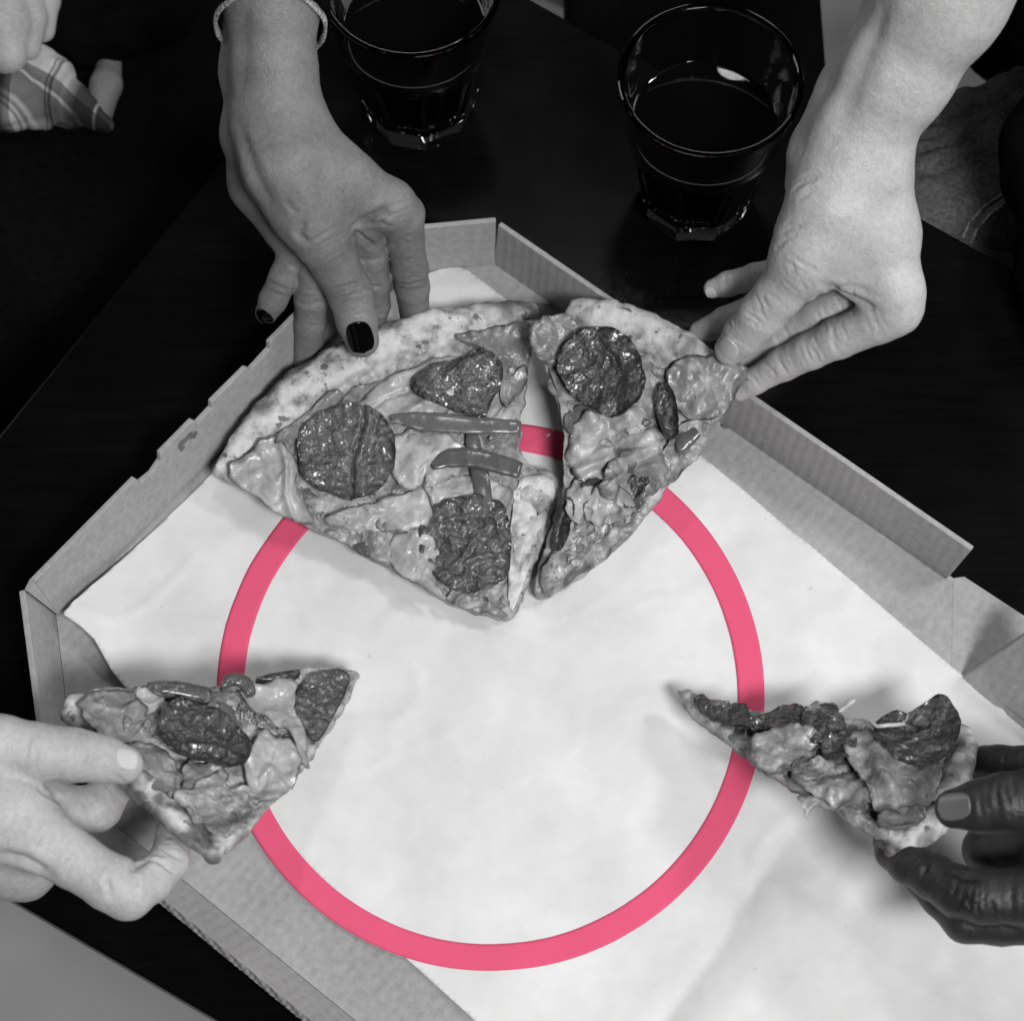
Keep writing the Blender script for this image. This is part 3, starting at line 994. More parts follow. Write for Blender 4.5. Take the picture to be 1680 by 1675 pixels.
S1.shreds('cheese_shreds', [(600, 870, 60), (740, 720, 70), (800, 620, 50), (760, 830, 60), (690, 930, 50), (640, 780, 40)], 'cheese_strand', 90, 4)

# --- second slice, in the fair hand on the right
S2 = Slice('pizza_slice', 'pizza slice with one big dark salami round, held by the bare-armed hand at upper right',
           [(870, 995, 0.75), (940, 485, 5.0), (1225, 605, 5.0)],
           [(942, 488), (1010, 502), (1090, 532), (1160, 572), (1222, 606), (1200, 660), (1150, 740), (1095, 800), (1060, 845), (1010, 905), (930, 965), (872, 995), (880, 940), (905, 870), (932, 775), (930, 700),
            (905, 650), (885, 590), (866, 545), (880, 522), (935, 522)],
           [(952, 514, 0.72), (1005, 524, 0.92), (1065, 546, 1.0), (1115, 570, 0.95), (1152, 592, 0.6)], 50)
S2.sheet('cheese_layer', [(890, 545), (960, 530), (1060, 580), (1180, 640), (1130, 740), (1000, 890), (900, 960), (925, 800), (930, 700)], 'cheese', 0.0, 0.1, 0.22, 1.1, seed=51, rings=26, K=90)
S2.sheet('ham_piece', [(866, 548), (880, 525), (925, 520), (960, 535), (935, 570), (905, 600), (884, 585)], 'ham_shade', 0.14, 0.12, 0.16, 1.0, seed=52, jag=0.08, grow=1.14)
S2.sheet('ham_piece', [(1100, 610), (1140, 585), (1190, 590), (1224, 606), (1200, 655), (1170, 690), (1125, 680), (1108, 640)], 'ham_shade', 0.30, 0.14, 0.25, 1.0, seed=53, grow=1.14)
S2.sheet('ham_piece', [(955, 690), (1010, 672), (1070, 690), (1080, 740), (1040, 790), (980, 790), (940, 770), (935, 720)], 'ham', 0.25, 0.14, 0.30, 0.8, ripple=0.15, seed=54, fold=[(975, 735, 1070, 690, -0.45, 0.22), (950, 775, 1060, 745, 0.5, 0.3), (1000, 700, 1010, 790, -0.35, 0.2)], grow=1.14)
S2.sheet('ham_piece', [(1010, 750), (1060, 740), (1090, 760), (1080, 800), (1030, 830), (985, 810)], 'ham_shade', 0.30, 0.14, 0.3, 0.9, ripple=0.12, fold=[(1000, 800, 1080, 765, 0.5, 0.25), (1020, 760, 1050, 825, -0.4, 0.2)], seed=55, grow=1.14)
S2.sheet('ham_piece', [(935, 790), (975, 780), (985, 830), (960, 860), (930, 850)], 'ham', 0.28, 0.12, 0.2, 0.9, seed=56, grow=1.14)
S2.sheet('ham_piece', [(900, 920), (960, 880), (1010, 865), (1040, 840), (1050, 855), (990, 920), (920, 965), (885, 970)], 'cheese', 0.16, 0.2, 0.25, 1.2, seed=57, grow=1.14)
S2.sheet('ham_piece', [(1090, 740), (1130, 690), (1165, 690), (1150, 740), (1100, 795), (1075, 800)], 'cheese', 0.14, 0.16, 0.2, 1.2, seed=58, grow=1.14)
S2.sheet('salami_round', [(912, 600), (925, 562), (960, 537), (1000, 535), (1040, 560), (1058, 600), (1060, 645), (1035, 672), (1005, 690), (965, 668), (930, 640)],
         'salami_dark', 0.62, 0.18, 0.14, 0.8, cup=0.25, seed=61, rings=30, K=96, jag=0.04, ripple=0.14, fold=[(1000, 560, 1045, 640, 0.2, 0.4)])
S2.sheet('pepper_piece', [(920, 690), (935, 665), (970, 662), (992, 685), (960, 705), (930, 718)], 'pepper_light', 0.28, 0.2, 0.05, 1.0, seed=62, K=30, rings=6)
S2.strip('pepper_piece', [(1112, 742), (1124, 722), (1145, 708)], 0.8, 'pepper', 0.35, 0.3, 5)
S2.sheet('pepper_piece', [(1020, 815), (1052, 790), (1062, 810), (1055, 835), (1025, 842)], 'pepper', 0.40, 0.2, 0.08, 1.0, seed=64, K=30, rings=6)
S2.sheet('salami_curl_or_shade', [(1082, 628), (1100, 632), (1112, 665), (1116, 715), (1100, 728), (1084, 705), (1074, 665)], 'salami_dark', 0.45, 0.16, 0.06, 1.0, seed=65, cup=0.35, K=60, rings=14, jag=0.05)
S2.sheet('salami_curl_or_shade', [(904, 905), (908, 850), (928, 812), (946, 820), (938, 870), (922, 905)], 'salami_dark', 0.45, 0.16, 0.1, 1.2, seed=66, cup=0.2, K=48, rings=12, fold=(915, 890, 932, 830, -0.3, 0.25))
S2.sheet('salami_curl_or_shade', [(948, 800), (975, 782), (1000, 792), (996, 820), (972, 836)], 'salami_dark', 0.16, 0.16, 0.1, 1.2, seed=67, cup=0.1, K=40, rings=10, jag=0.15)  # dark sheet standing in for the shade inside a ham fold
S2.sheet('ham_piece', [(975, 800), (1010, 795), (1035, 815), (1030, 850), (990, 862), (960, 850)], 'ham', 0.36, 0.1, 0.2, 0.9, seed=69, ripple=0.12, ridge=0.25, grow=1.14)
S2.sheet('salami_curl_or_shade', [(1020, 800), (1045, 772), (1072, 780), (1055, 812), (1030, 822)], 'salami_dark', 0.42, 0.16, 0.1, 1.2, seed=68, cup=0.15, K=40, rings=10, jag=0.15)  # dark sheet giving the shading of a lump between the folds
S2.bits([(970, 890, 50), (1010, 830, 60), (1100, 730, 50), (1010, 720, 60), (1150, 640, 40), (910, 930, 30)], 30, 6)
S2.shreds('cheese_shreds', [(970, 890, 45), (1010, 830, 45), (1100, 730, 40), (1010, 720, 50), (1150, 640, 30)], 'cheese_strand', 80, 8)

# --- slice held at the left
S3 = Slice('pizza_slice', 'tilted pizza slice held between thumb and fingers at the lower left',
           [(592, 1103, 2.6), (100, 1157, 8.0), (360, 1408, 8.2)],
           [(102, 1160), (118, 1140), (165, 1132), (230, 1130), (300, 1128), (360, 1132), (420, 1115), (490, 1100), (550, 1096), (592, 1100), (586, 1122), (558, 1168), (526, 1222), (492, 1272), (452, 1312), (412, 1362), (364, 1408),
            (300, 1358), (235, 1296), (170, 1226)],
           [(116, 1163, 0.42), (165, 1212, 0.60), (232, 1282, 0.68), (300, 1343, 0.66), (352, 1388, 0.5)], 90, 0.7, 0.8)
S3.sheet('cheese_layer', [(170, 1150), (300, 1140), (420, 1130), (560, 1110), (520, 1210), (430, 1310), (370, 1370), (270, 1290)], 'cheese', 0.0, 0.1, 0.2, 1.0, seed=91, rings=24, K=90)
S3.sheet('ham_piece', [(128, 1165), (160, 1135), (205, 1132), (230, 1160), (235, 1195), (200, 1215), (160, 1205)], 'ham_shade', 0.22, 0.14, 0.2, 0.9, seed=92, grow=1.14)
S3.sheet('ham_piece', [(225, 1215), (270, 1230), (295, 1265), (290, 1320), (240, 1285), (210, 1250)], 'ham_shade', 0.22, 0.14, 0.15, 0.9, seed=93, grow=1.14)
S3.sheet('ham_piece', [(305, 1250), (350, 1255), (380, 1270), (350, 1300), (300, 1310)], 'ham_shade', 0.22, 0.14, 0.15, 0.9, seed=94, grow=1.14)
S3.sheet('ham_piece', [(400, 1140), (440, 1125), (485, 1120), (480, 1160), (505, 1210), (500, 1260), (485, 1215), (450, 1180), (415, 1165)], 'ham', 0.40, 0.13, 0.18, 0.9, ripple=0.12, seed=95, grow=1.14)
S3.sheet('ham_piece', [(400, 1260), (420, 1215), (460, 1210), (492, 1240), (482, 1280), (445, 1320), (420, 1310)], 'ham', 0.30, 0.13, 0.25, 0.9, ripple=0.16, seed=96, fold=(410, 1250, 470, 1300, 0.25, 0.25), grow=1.14)
S3.sheet('ham_piece', [(215, 1135), (270, 1132), (262, 1160), (235, 1175)], 'ham', 0.28, 0.12, 0.1, 0.9, seed=97, K=30, grow=1.14)
S3.sheet('ham_piece', [(285, 1310), (320, 1295), (360, 1275), (368, 1295), (410, 1290), (420, 1320), (400, 1350), (375, 1372), (335, 1355)], 'cheese', 0.34, 0.2, 0.18, 1.5, seed=98, jag=0.12, grow=1.14)
S3.sheet('salami_round', [(258, 1200), (265, 1158), (300, 1150), (350, 1165), (400, 1205), (412, 1235), (398, 1268), (360, 1258), (320, 1250), (280, 1242), (262, 1222)],
         'salami_dark', 0.55, 0.18, 0.10, 0.8, cup=0.18, ripple=0.12, seed=101, rings=30, K=96, jag=0.03, fold=(310, 1235, 370, 1250, 0.2, 0.2))
S3.sheet('salami_round', [(478, 1168), (492, 1118), (530, 1098), (580, 1098), (566, 1140), (545, 1180), (522, 1222), (505, 1205)],
         'salami', 0.34, 0.15, 0.10, 1.0, cup=0.05, seed=102, rings=24, K=80, jag=0.03)
S3.strip('salami_curl_or_shade', [(240, 1128), (290, 1132), (345, 1140)], 1.0, 'salami', 0.42, 0.6, 3)
S3.strip('pepper_strip', [(362, 1130), (378, 1118), (402, 1122), (412, 1140)], 0.7, 'pepper', 0.75, 0.35, 4, 0.25)
S3.strip('pepper_strip', [(362, 1155), (372, 1172), (382, 1186)], 0.7, 'pepper_light', 0.7, 0.3, 6)
S3.strip('salami_curl_or_shade', [(420, 1116), (455, 1112), (490, 1104)], 0.5, 'salami_dark', 0.4, 0.5, 5)
S3.bits([(400, 1180, 45), (440, 1200, 50), (370, 1320, 50), (450, 1270, 40), (230, 1200, 50), (200, 1150, 40)], 26, 7)
S3.shreds('cheese_shreds', [(400, 1180, 35), (440, 1190, 35), (380, 1320, 35), (450, 1270, 35)], 'cheese_strand', 60, 11)

# --- slice held at the right
S4 = Slice('pizza_slice', 'steeply tilted pizza slice heaped with dark toppings, held at the right edge of the picture',
           [(1112, 1138, 1.9), (1600, 1200, 5.2), (1490, 1388, 8.2)],
           [(1110, 1136), (1160, 1148), (1230, 1168), (1320, 1178), (1420, 1185), (1500, 1185), (1570, 1188), (1602, 1205), (1585, 1290), (1545, 1365), (1480, 1388), (1430, 1365), (1350, 1315), (1290, 1288), (1220, 1235), (1160, 1190), (1116, 1152)],
           [(1588, 1215, 0.5), (1572, 1270, 0.68), (1545, 1330, 0.72), (1500, 1372, 0.6), (1465, 1378, 0.45)], 130, 0.7, 0.6)
S4.sheet('cheese_layer', [(1140, 1145), (1250, 1180), (1400, 1200), (1560, 1200), (1560, 1290), (1480, 1370), (1380, 1320), (1270, 1265), (1180, 1195)], 'cheese', 0.0, 0.1, 0.2, 1.0, seed=131, rings=24, K=90)
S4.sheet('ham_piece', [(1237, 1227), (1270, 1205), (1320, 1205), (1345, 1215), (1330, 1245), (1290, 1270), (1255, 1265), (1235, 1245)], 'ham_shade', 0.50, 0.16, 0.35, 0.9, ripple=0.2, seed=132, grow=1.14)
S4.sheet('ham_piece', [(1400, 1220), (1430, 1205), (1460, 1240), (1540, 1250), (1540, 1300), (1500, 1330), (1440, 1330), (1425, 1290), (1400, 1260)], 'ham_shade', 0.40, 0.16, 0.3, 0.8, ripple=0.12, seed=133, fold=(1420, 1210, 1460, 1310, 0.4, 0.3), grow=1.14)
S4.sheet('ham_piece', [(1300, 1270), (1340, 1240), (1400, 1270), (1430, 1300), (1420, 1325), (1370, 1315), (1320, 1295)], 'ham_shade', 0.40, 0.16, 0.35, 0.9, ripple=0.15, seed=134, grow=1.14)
S4.sheet('ham_piece', [(1305, 1250), (1350, 1250), (1370, 1262), (1330, 1280), (1300, 1270)], 'cheese', 0.5, 0.2, 0.15, 1.2, seed=135, K=36, grow=1.14)
S4.sheet('salami_curl_or_shade', [(1130, 1140), (1190, 1150), (1235, 1165), (1235, 1200), (1190, 1190), (1145, 1165)], 'salami_dark', 0.38, 0.2, 0.15, 1.2, seed=136)
S4.sheet('salami_curl_or_shade', [(1225, 1175), (1270, 1160), (1320, 1158), (1325, 1195), (1280, 1205), (1235, 1205)], 'salami_dark', 0.55, 0.2, 0.2, 1.0, seed=137, ripple=0.1)
S4.sheet('salami_round', [(1310, 1165), (1325, 1140), (1350, 1135), (1385, 1160), (1390, 1190), (1350, 1215), (1318, 1205)], 'salami_dark', 0.95, 0.2, 0.25, 1.0, cup=-0.4, seed=138, rings=18, K=60, ripple=0.1)
S4.sheet('salami_curl_or_shade', [(1345, 1215), (1390, 1185), (1410, 1220), (1390, 1250), (1350, 1250)], 'salami_dark', 0.6, 0.18, 0.2, 1.0, seed=139)
S4.sheet('salami_round', [(1432, 1188), (1455, 1176), (1490, 1180), (1520, 1152), (1556, 1150), (1578, 1184), (1572, 1222), (1545, 1248), (1505, 1262), (1462, 1248), (1436, 1218)],
         'salami_dark', 0.85, 0.18, 0.12, 0.8, cup=0.15, seed=140, rings=30, K=96, jag=0.02, ripple=0.12)
S4.sheet('pepper_piece', [(1438, 1340), (1470, 1325), (1510, 1325), (1525, 1345), (1480, 1360), (1445, 1358)], 'pepper_light', 0.55, 0.25, 0.1, 1.0, seed=141, K=36, rings=8)
S4.sheet('pepper_piece', [(1490, 1180), (1520, 1170), (1524, 1182), (1505, 1190)], 'pepper_light', 1.15, 0.15, 0.05, 1.0, seed=142, K=24, rings=6)
S4.strip('cheese_strand', [(1376, 1168), (1390, 1156), (1402, 1148)], 0.3, 'cheese_strand', 0.75, 0.2, 3)
S4.strip('cheese_strand', [(1425, 1182), (1440, 1192), (1485, 1186)], 0.2, 'cheese_strand', 1.2, 0.15, 4)
S4.sheet('cheese_drip', [(1305, 1300), (1330, 1305), (1350, 1315), (1330, 1325), (1322, 1340), (1316, 1320)], 'cheese_strand', 0.1, 0.2, 0.1, 1.0, seed=143, K=36, rings=8)
S4.bits([(1180, 1165, 40), (1330, 1250, 50), (1400, 1310, 40), (1480, 1290, 50), (1420, 1200, 40), (1270, 1220, 40)], 26, 8)
S4.shreds('cheese_shreds', [(1180, 1165, 30), (1330, 1250, 35), (1400, 1320, 30), (1480, 1260, 40), (1430, 1190, 25)], 'cheese_strand', 70, 13)


# ------------------------------------------------------------------ hands
def crease_mesh(V, F, lines):
    """press fine skin creases into the surface; lines: (pixel polyline, depth, width)"""
    tri = np.concatenate([F[:, [0, 1, 2]], F[:, [0, 2, 3]]])
    bvh = BVHTree.FromPolygons(V.tolist(), tri.tolist())
    e1 = V[F[:, 2]] - V[F[:, 0]]; e2 = V[F[:, 3]] - V[F[:, 1]]
    fn = np.cross(e1, e2)
    vn = np.zeros_like(V)
    for i in range(4): np.add.at(vn, F[:, i], fn)
    vn /= np.linalg.norm(vn, axis=1)[:, None] + 1e-9
    out = V.copy()
    for pl, depth, width in lines:
        pl = np.array(pl, float)
        pts = []
        for a, b in zip(pl[:-1], pl[1:]):
            m = max(int(np.linalg.norm(b - a) / 2.0), 1)
            for i in range(m + 1):
                q = a + (b - a) * i / m
                r = ray(*q)
                hit = bvh.ray_cast(Vector(CAM), Vector(r).normalized())
                if hit[0] is not None: pts.append(np.array(hit[0]))
        if not pts: continue
        pts = np.array(pts)
        lo, hi = pts.min(0) - 4 * width, pts.max(0) + 4 * width
        sel = np.where(((V > lo) & (V < hi)).all(1))[0]
        if not len(sel): continue
        D = np.sqrt(((V[sel, None, :] - pts[None]) ** 2).sum(-1))
        d = D.min(1)
        kk = D.argmin(1) / max(len(pts) - 1, 1)
        fade = np.clip(np.minimum(kk, 1 - kk) / 0.18, 0.25, 1)
        prof = -np.exp(-(d / width) ** 2) + 0.35 * np.exp(-((d - 2.0 * width) / (1.1 * width)) ** 2)
        out[sel] += vn[sel] * (prof * depth * 1.5 * fade)[:, None]
    return out, bvh


def nail(parent, bvh, px, tip_px, w, l, mat, curve=0.62, sink=0.03, tilt=0.0):
    """fingernail plate: centre pixel, pixel its tip points at, width and length in cm"""
    hit = bvh.ray_cast(Vector(CAM), Vector(ray(*px)).normalized())
    if hit[0] is None: return None
    c = np.array(hit[0]); nn = np.array(hit[1])
    if nn @ (CAM - c) < 0: nn = -nn
    h2 = bvh.ray_cast(Vector(CAM), Vector(ray(*tip_px)).normalized())
    t = (np.array(h2[0]) if h2[0] is not None else c + (at(*tip_px, c[2]) - c)) - c
    t = t - nn * (t @ nn); t /= np.linalg.norm(t)
    nn = nn * math.cos(tilt) + t * math.sin(tilt)
    t = t - nn * (t @ nn); t /= np.linalg.norm(t)
    s = np.cross(t, nn)
    A, B = 15, 19
    V, F = [], []
    rows, rhs = [], []
    for yy in np.linspace(-0.42, 0.36, 9) * l:
        for xx in np.linspace(-0.4, 0.4, 9) * w:
            q = c + s * xx + t * yy + nn * 1.0
            hh = bvh.ray_cast(Vector(q), Vector(-nn), 2.0)
            if hh[0] is not None:
                rows.append((1, yy, xx * xx, yy * yy)); rhs.append((np.array(hh[0]) - c) @ nn)
    rows = np.array(rows); rhs = np.array(rhs)
    co = np.linalg.lstsq(rows, rhs, rcond=None)[0]
    co[0] += max(float((rhs - rows @ co).max()), 0) * 0.7
    co[3] = max(co[3], -0.35)
    for layer in (0, 1):
        for i in range(B):
            y = (i / (B - 1) * 2 - 1)
            for j in range(A):
                x = (j / (A - 1) * 2 - 1)
                # squircle outline, rounder at the cuticle
                e = 3.2 if y > 0 else 2.4
                lim = (1 - abs(y) ** e) ** (1 / e) if abs(y) < 1 else 0.0
                xx = x * max(lim, 0.02) * w / 2 * (1 + 0.05 * y)
                yy = y * l / 2
                z = co @ np.array([1, yy, xx * xx, yy * yy]) + 0.045 - sink - layer * 0.12
                V.append(c + s * xx + t * yy + nn * z)
    n1 = A * B
    for i in range(B - 1):
        for j in range(A - 1):
            a = i * A + j
            F.append([a, a + 1, a + A + 1, a + A]); F.append([n1 + a, n1 + a + A, n1 + a + A + 1, n1 + a + 1])
    rimi = [j for j in range(A)] + [i * A + A - 1 for i in range(1, B)] + [(B - 1) * A + j for j in range(A - 2, -1, -1)] + [i * A for i in range(B - 2, 0, -1)]
    for a, b in zip(rimi, rimi[1:] + rimi[:1]): F.append([a, b, n1 + b, n1 + a])
    return obj('fingernail', V, F, MATS[mat], parent)


def build_hand(name, label, cat, mat, palm, fingers, creases=(), h=0.115, kp=1.0, kf=0.6, group=None, palm_extra=(), body='skin'):
    allp = [q for ch in palm + [f[0] for f in fingers] for q in ch]
    W = np.array([P(q) for q in allp]); R = np.array([q[3] for q in allp])
    lo = (W - R[:, None]).min(0) - 0.6; hi = (W + R[:, None]).max(0) + 0.6
    fld = Field(lo, hi, h)
    pf = fld.new()
    for ch in palm: fld.chain(pf, ch, kp)
    res = pf.copy()
    for ch, k in fingers:
        ff = fld.chain(fld.new(), ch, 0.22)
        res = np.minimum(res, smin(pf, ff, k))
    V, F = surface_nets(res, fld.lo, h)
    # slight anatomical unevenness, and small wrinkles across the finger joints
    dv = 0.018 * fbm(V[:, 0] * 0.7, V[:, 1] * 0.7, V[:, 2] * 0.7, seed=3, octaves=2) + 0.012 * noise(V[:, 0] * 2.6, V[:, 1] * 2.6, V[:, 2] * 2.6, seed=8)
    e1 = V[F[:, 2]] - V[F[:, 0]]; e2 = V[F[:, 3]] - V[F[:, 1]]
    fn = np.cross(e1, e2); vn = np.zeros_like(V)
    for i in range(4): np.add.at(vn, F[:, i], fn)
    vn /= np.linalg.norm(vn, axis=1)[:, None] + 1e-9
    V = V + vn * dv[:, None]
    V0 = V
    rg = random.Random(int(len(V)))
    auto = []
    for ch, k in fingers:
        for i in range(1, len(ch) - 1):
            a, b = np.array(ch[i - 1][:2], float), np.array(ch[i + 1][:2], float)
            t = b - a; L = np.linalg.norm(t)
            if L < 25: continue
            t /= L; nrm2 = np.array([-t[1], t[0]])
            c0 = np.array(ch[i][:2], float); r = ch[i][3] * 33
            for q in range(rg.randint(3, 5)):
                o = c0 + t * rg.uniform(-0.55, 0.55) * r
                w0 = rg.uniform(-0.95, -0.2) * r; w1 = rg.uniform(0.2, 0.95) * r
                bow = rg.uniform(-3, 3)
                auto.append(([o + nrm2 * w0, o + nrm2 * (w0 + w1) / 2 + t * bow, o + nrm2 * w1], rg.uniform(0.012, 0.03), rg.uniform(0.07, 0.11)))
    creases = list(creases) + auto
    base = W[0]
    root = empty(name, W.mean(0) * [1, 1, 0] + [0, 0, lo[2]], label, cat, group)
    V, bvh = crease_mesh(V0, F, creases)
    obj(body, V, F, MATS[mat], root)
    return root, bvh


# hand with black nails reaching in from the top
palm = [
    [(430, -160, 21.0, 2.6), (446, 0, 17.4, 2.12), (450, 120, 15.2, 1.9), (455, 200, 14.0, 1.92)],
    [(412, -160, 19.6, 1.7), (412, 120, 13.6, 1.35), (420, 220, 12.4, 1.4)],
    [(450, 205, 14.0, 2.05), (470, 275, 13.6, 1.95), (505, 350, 12.0, 1.65)],          # thenar
    [(470, 200, 13.6, 1.8), (560, 290, 12.8, 1.35), (640, 335, 11.4, 1.15)],           # index metacarpal
    [(460, 210, 13.0, 1.8), (530, 300, 11.4, 1.3), (596, 360, 9.9, 1.0)],
    [(445, 215, 12.4, 1.8), (490, 310, 10.2, 1.4), (535, 385, 8.8, 1.05)],
    [(420, 225, 12.0, 1.6), (430, 300, 9.8, 1.5), (468, 375, 8.4, 1.2)],               # hypothenar
    [(520, 330, 11.0, 1.2), (600, 340, 10.8, 1.0)],
]
fingers = [
    ([(500, 340, 12.2, 1.6), (527, 395, 10.6, 1.32), (548, 430, 9.0, 1.20), (573, 478, 7.2, 1.14), (585, 525, 6.1, 1.04), (594, 558, 5.4, 0.88)], 0.9),   # thumb
    ([(640, 335, 11.4, 1.15), (660, 352, 10.4, 1.08), (664, 390, 8.6, 0.98), (672, 440, 6.6, 0.92), (676, 470, 5.2, 0.90), (680, 520, 2.2, 0.78)], 0.5),
    ([(596, 362, 9.9, 1.0), (608, 420, 7.8, 0.88), (613, 460, 6.0, 0.88), (614, 500, 4.2, 0.82), (605, 560, 1.6, 0.72)], 0.5),
    ([(532, 385, 8.8, 0.98), (517, 440, 7.6, 0.88), (511, 490, 5.9, 0.86), (509, 530, 4.2, 0.80), (503, 590, 1.6, 0.7)], 0.5),
    ([(476, 378, 8.6, 0.92), (482, 420, 7.9, 0.80), (466, 455, 7.0, 0.76), (448, 492, 6.0, 0.70), (437, 514, 5.3, 0.58)], 0.4),
]
creases = [
    ([(650, 466), (668, 468), (694, 462)], 0.09, 0.12), ([(652, 472), (672, 475)], 0.05, 0.10),
    ([(640, 408), (660, 396), (672, 385)], 0.08, 0.14),
    ([(484, 497), (506, 500), (530, 497)], 0.08, 0.12), ([(598, 472), (625, 470)], 0.07, 0.12), ([(590, 428), (625, 424)], 0.07, 0.12),
    ([(455, 437), (474, 434), (490, 440)], 0.07, 0.12), ([(443, 465), (470, 475)], 0.06, 0.11),
    ([(552, 482), (575, 474), (600, 470)], 0.06, 0.11), ([(552, 474), (572, 467), (596, 463)], 0.05, 0.10), ([(556, 490), (580, 482), (604, 478)], 0.05, 0.10), ([(560, 497), (584, 490)], 0.03, 0.09),
    ([(574, 375), (595, 362), (620, 352), (640, 340)], 0.16, 0.2), ([(578, 378), (596, 392), (618, 408)], 0.14, 0.16), ([(600, 368), (626, 366), (640, 372)], 0.09, 0.15), ([(622, 365), (640, 352)], 0.08, 0.14),
    ([(500, 360), (490, 385), (505, 400)], 0.10, 0.2), ([(470, 330), (486, 352)], 0.04, 0.12),
    ([(400, 255), (420, 250), (445, 238)], 0.05, 0.12), ([(402, 240), (424, 236)], 0.04, 0.12), ([(395, 210), (402, 240), (420, 290), (450, 345)], 0.09, 0.35),
    ([(402, 0), (400, 90), (398, 160)], 0.05, 0.4),
]
hand1, bvh = build_hand('hand', 'hand with black nail polish reaching down, thumb pressed on the pale crust', 'hand', 'skin_tan', palm, fingers, creases)
nail(hand1, bvh, (590, 553), (598, 582), 1.32, 1.75, 'nail_black', 0.55, -0.02)
nail(hand1, bvh, (435, 521), (424, 534), 1.0, 0.7, 'nail_black', 0.5, 0.0)


# knitted cuff of the sleeve at the frame's top edge
def ring_tube(name, centre, ex, ey, rx, ry, tube, mat, parent, seed, squash=1.0, wav=0.1):
    K, R = 72, 10
    V, F = [], []
    nz = np.cross(ex, ey)
    for i in range(K):
        a = 2 * math.pi * i / K
        wv = wav * float(fbm(np.array([math.cos(a) * 2 + seed]), np.array([math.sin(a) * 2]), seed=seed)[0])
        c = centre + ex * math.cos(a) * (rx + wv) + ey * math.sin(a) * (ry + wv) + nz * wv
        rad = ex * math.cos(a) + ey * math.sin(a)
        for k in range(R):
            b = 2 * math.pi * k / R
            rr = tube * (1 + 0.25 * math.sin(a * 60) * 0.4)
            V.append(c + rad * math.cos(b) * rr + nz * math.sin(b) * rr * squash)
    for i in range(K):
        for k in range(R):
            a0 = i * R + k; a1 = i * R + (k + 1) % R
            b0 = ((i + 1) % K) * R + k; b1 = ((i + 1) % K) * R + (k + 1) % R
            F.append([a0, a1, b1, b0])
    return obj(name, V, F, MATS[mat], parent)


arm_d = P((440, 0, 17.4)) - P((425, -160, 21.0)); arm_d /= np.linalg.norm(arm_d)
ex = np.cross(arm_d, [0, 0, 1]); ex /= np.linalg.norm(ex); ey = np.cross(ex, arm_d)
cuff_c = P((445, 42, 16.4))
if ey @ (CAM - cuff_c) < 0: ey = -ey
ey2 = ey * 0.72 - arm_d * 0.70
ring_tube('sleeve_cuff', cuff_c, ex, ey2, 2.62, 3.3, 0.12, 'knit_cuff', hand1, 3, 2.2, 0.06)
# dark sleeve above the cuff
K = 60
V, F = [], []
for j, s in enumerate((0.0, -1.5, -4, -7)):
    for i in range(K):
        a = 2 * math.pi * i / K
        r = 2.78 + 0.18 * j + 0.12 * math.sin(3 * a + j)
        V.append(cuff_c + arm_d * s + ex * math.cos(a) * r * 0.96 + ey2 * math.sin(a) * r * 1.18)
for j in range(3):
    for i in range(K):
        F.append([j * K + i, j * K + (i + 1) % K, (j + 1) * K + (i + 1) % K, (j + 1) * K + i])
sl = obj('sleeve', V, F, MATS['black_cloth'], hand1)
sl.modifiers.new('thickness', 'SOLIDIFY').thickness = 0.002

# fair hand at the right
palm = [
    [(1650, -200, 27.5, 3.2), (1550, 0, 22.6, 2.62), (1474, 120, 19.2, 2.38), (1412, 225, 16.6, 2.15), (1402, 270, 15.8, 2.15)],
    [(1600, -200, 25.0, 2.4), (1492, 0, 20.0, 1.75), (1400, 150, 16.6, 1.5), (1350, 235, 14.8, 1.45)],
    [(1338, 272, 14.6, 1.35), (1328, 300, 14.0, 1.1)],                                   # ulna head
    [(1400, 275, 15.6, 2.25), (1365, 340, 14.8, 2.0), (1325, 420, 13.2, 1.6)],           # thumb base
    [(1420, 275, 15.4, 2.0), (1448, 380, 13.8, 1.6), (1468, 480, 12.2, 1.22), (1470, 508, 11.6, 1.15)],
    [(1400, 290, 14.6, 1.9), (1420, 380, 12.6, 1.5), (1440, 470, 10.2, 1.1)],
    [(1385, 300, 14.0, 1.8), (1395, 380, 11.6, 1.4), (1400, 445, 9.4, 1.0)],
    [(1360, 300, 13.6, 1.6), (1350, 370, 11.4, 1.3), (1355, 425, 9.2, 1.0)],
    [(1385, 380, 13.4, 1.6), (1430, 440, 12.2, 1.3)],
    [(1350, 400, 13.4, 1.3), (1410, 450, 12.0, 1.0)],
]
fingers = [
    ([(1330, 400, 13.5, 1.65), (1310, 440, 12.4, 1.36), (1282, 478, 11.2, 1.20), (1250, 516, 9.8, 1.14), (1220, 550, 8.2, 0.98), (1198, 574, 7.0, 0.80)], 0.9),
    ([(1468, 508, 11.6, 1.15), (1440, 528, 11.0, 1.05), (1375, 556, 9.4, 0.98), (1330, 576, 8.2, 0.90), (1285, 598, 6.8, 0.82), (1240, 624, 5.4, 0.68), (1215, 642, 4.5, 0.50)], 0.5),
    ([(1440, 470, 10.2, 1.0), (1392, 492, 9.6, 0.95), (1345, 522, 8.4, 0.90), (1285, 552, 6.6, 0.85), (1215, 590, 4.2, 0.7)], 0.35),
    ([(1400, 445, 9.4, 0.95), (1330, 470, 8.6, 0.88), (1250, 505, 7.2, 0.82), (1190, 528, 5.8, 0.76), (1150, 545, 4.6, 0.62)], 0.35),
    ([(1352, 420, 9.2, 0.9), (1300, 440, 8.6, 0.74), (1240, 455, 7.8, 0.68), (1195, 466, 7.0, 0.62), (1170, 474, 6.6, 0.50)], 0.35),
]
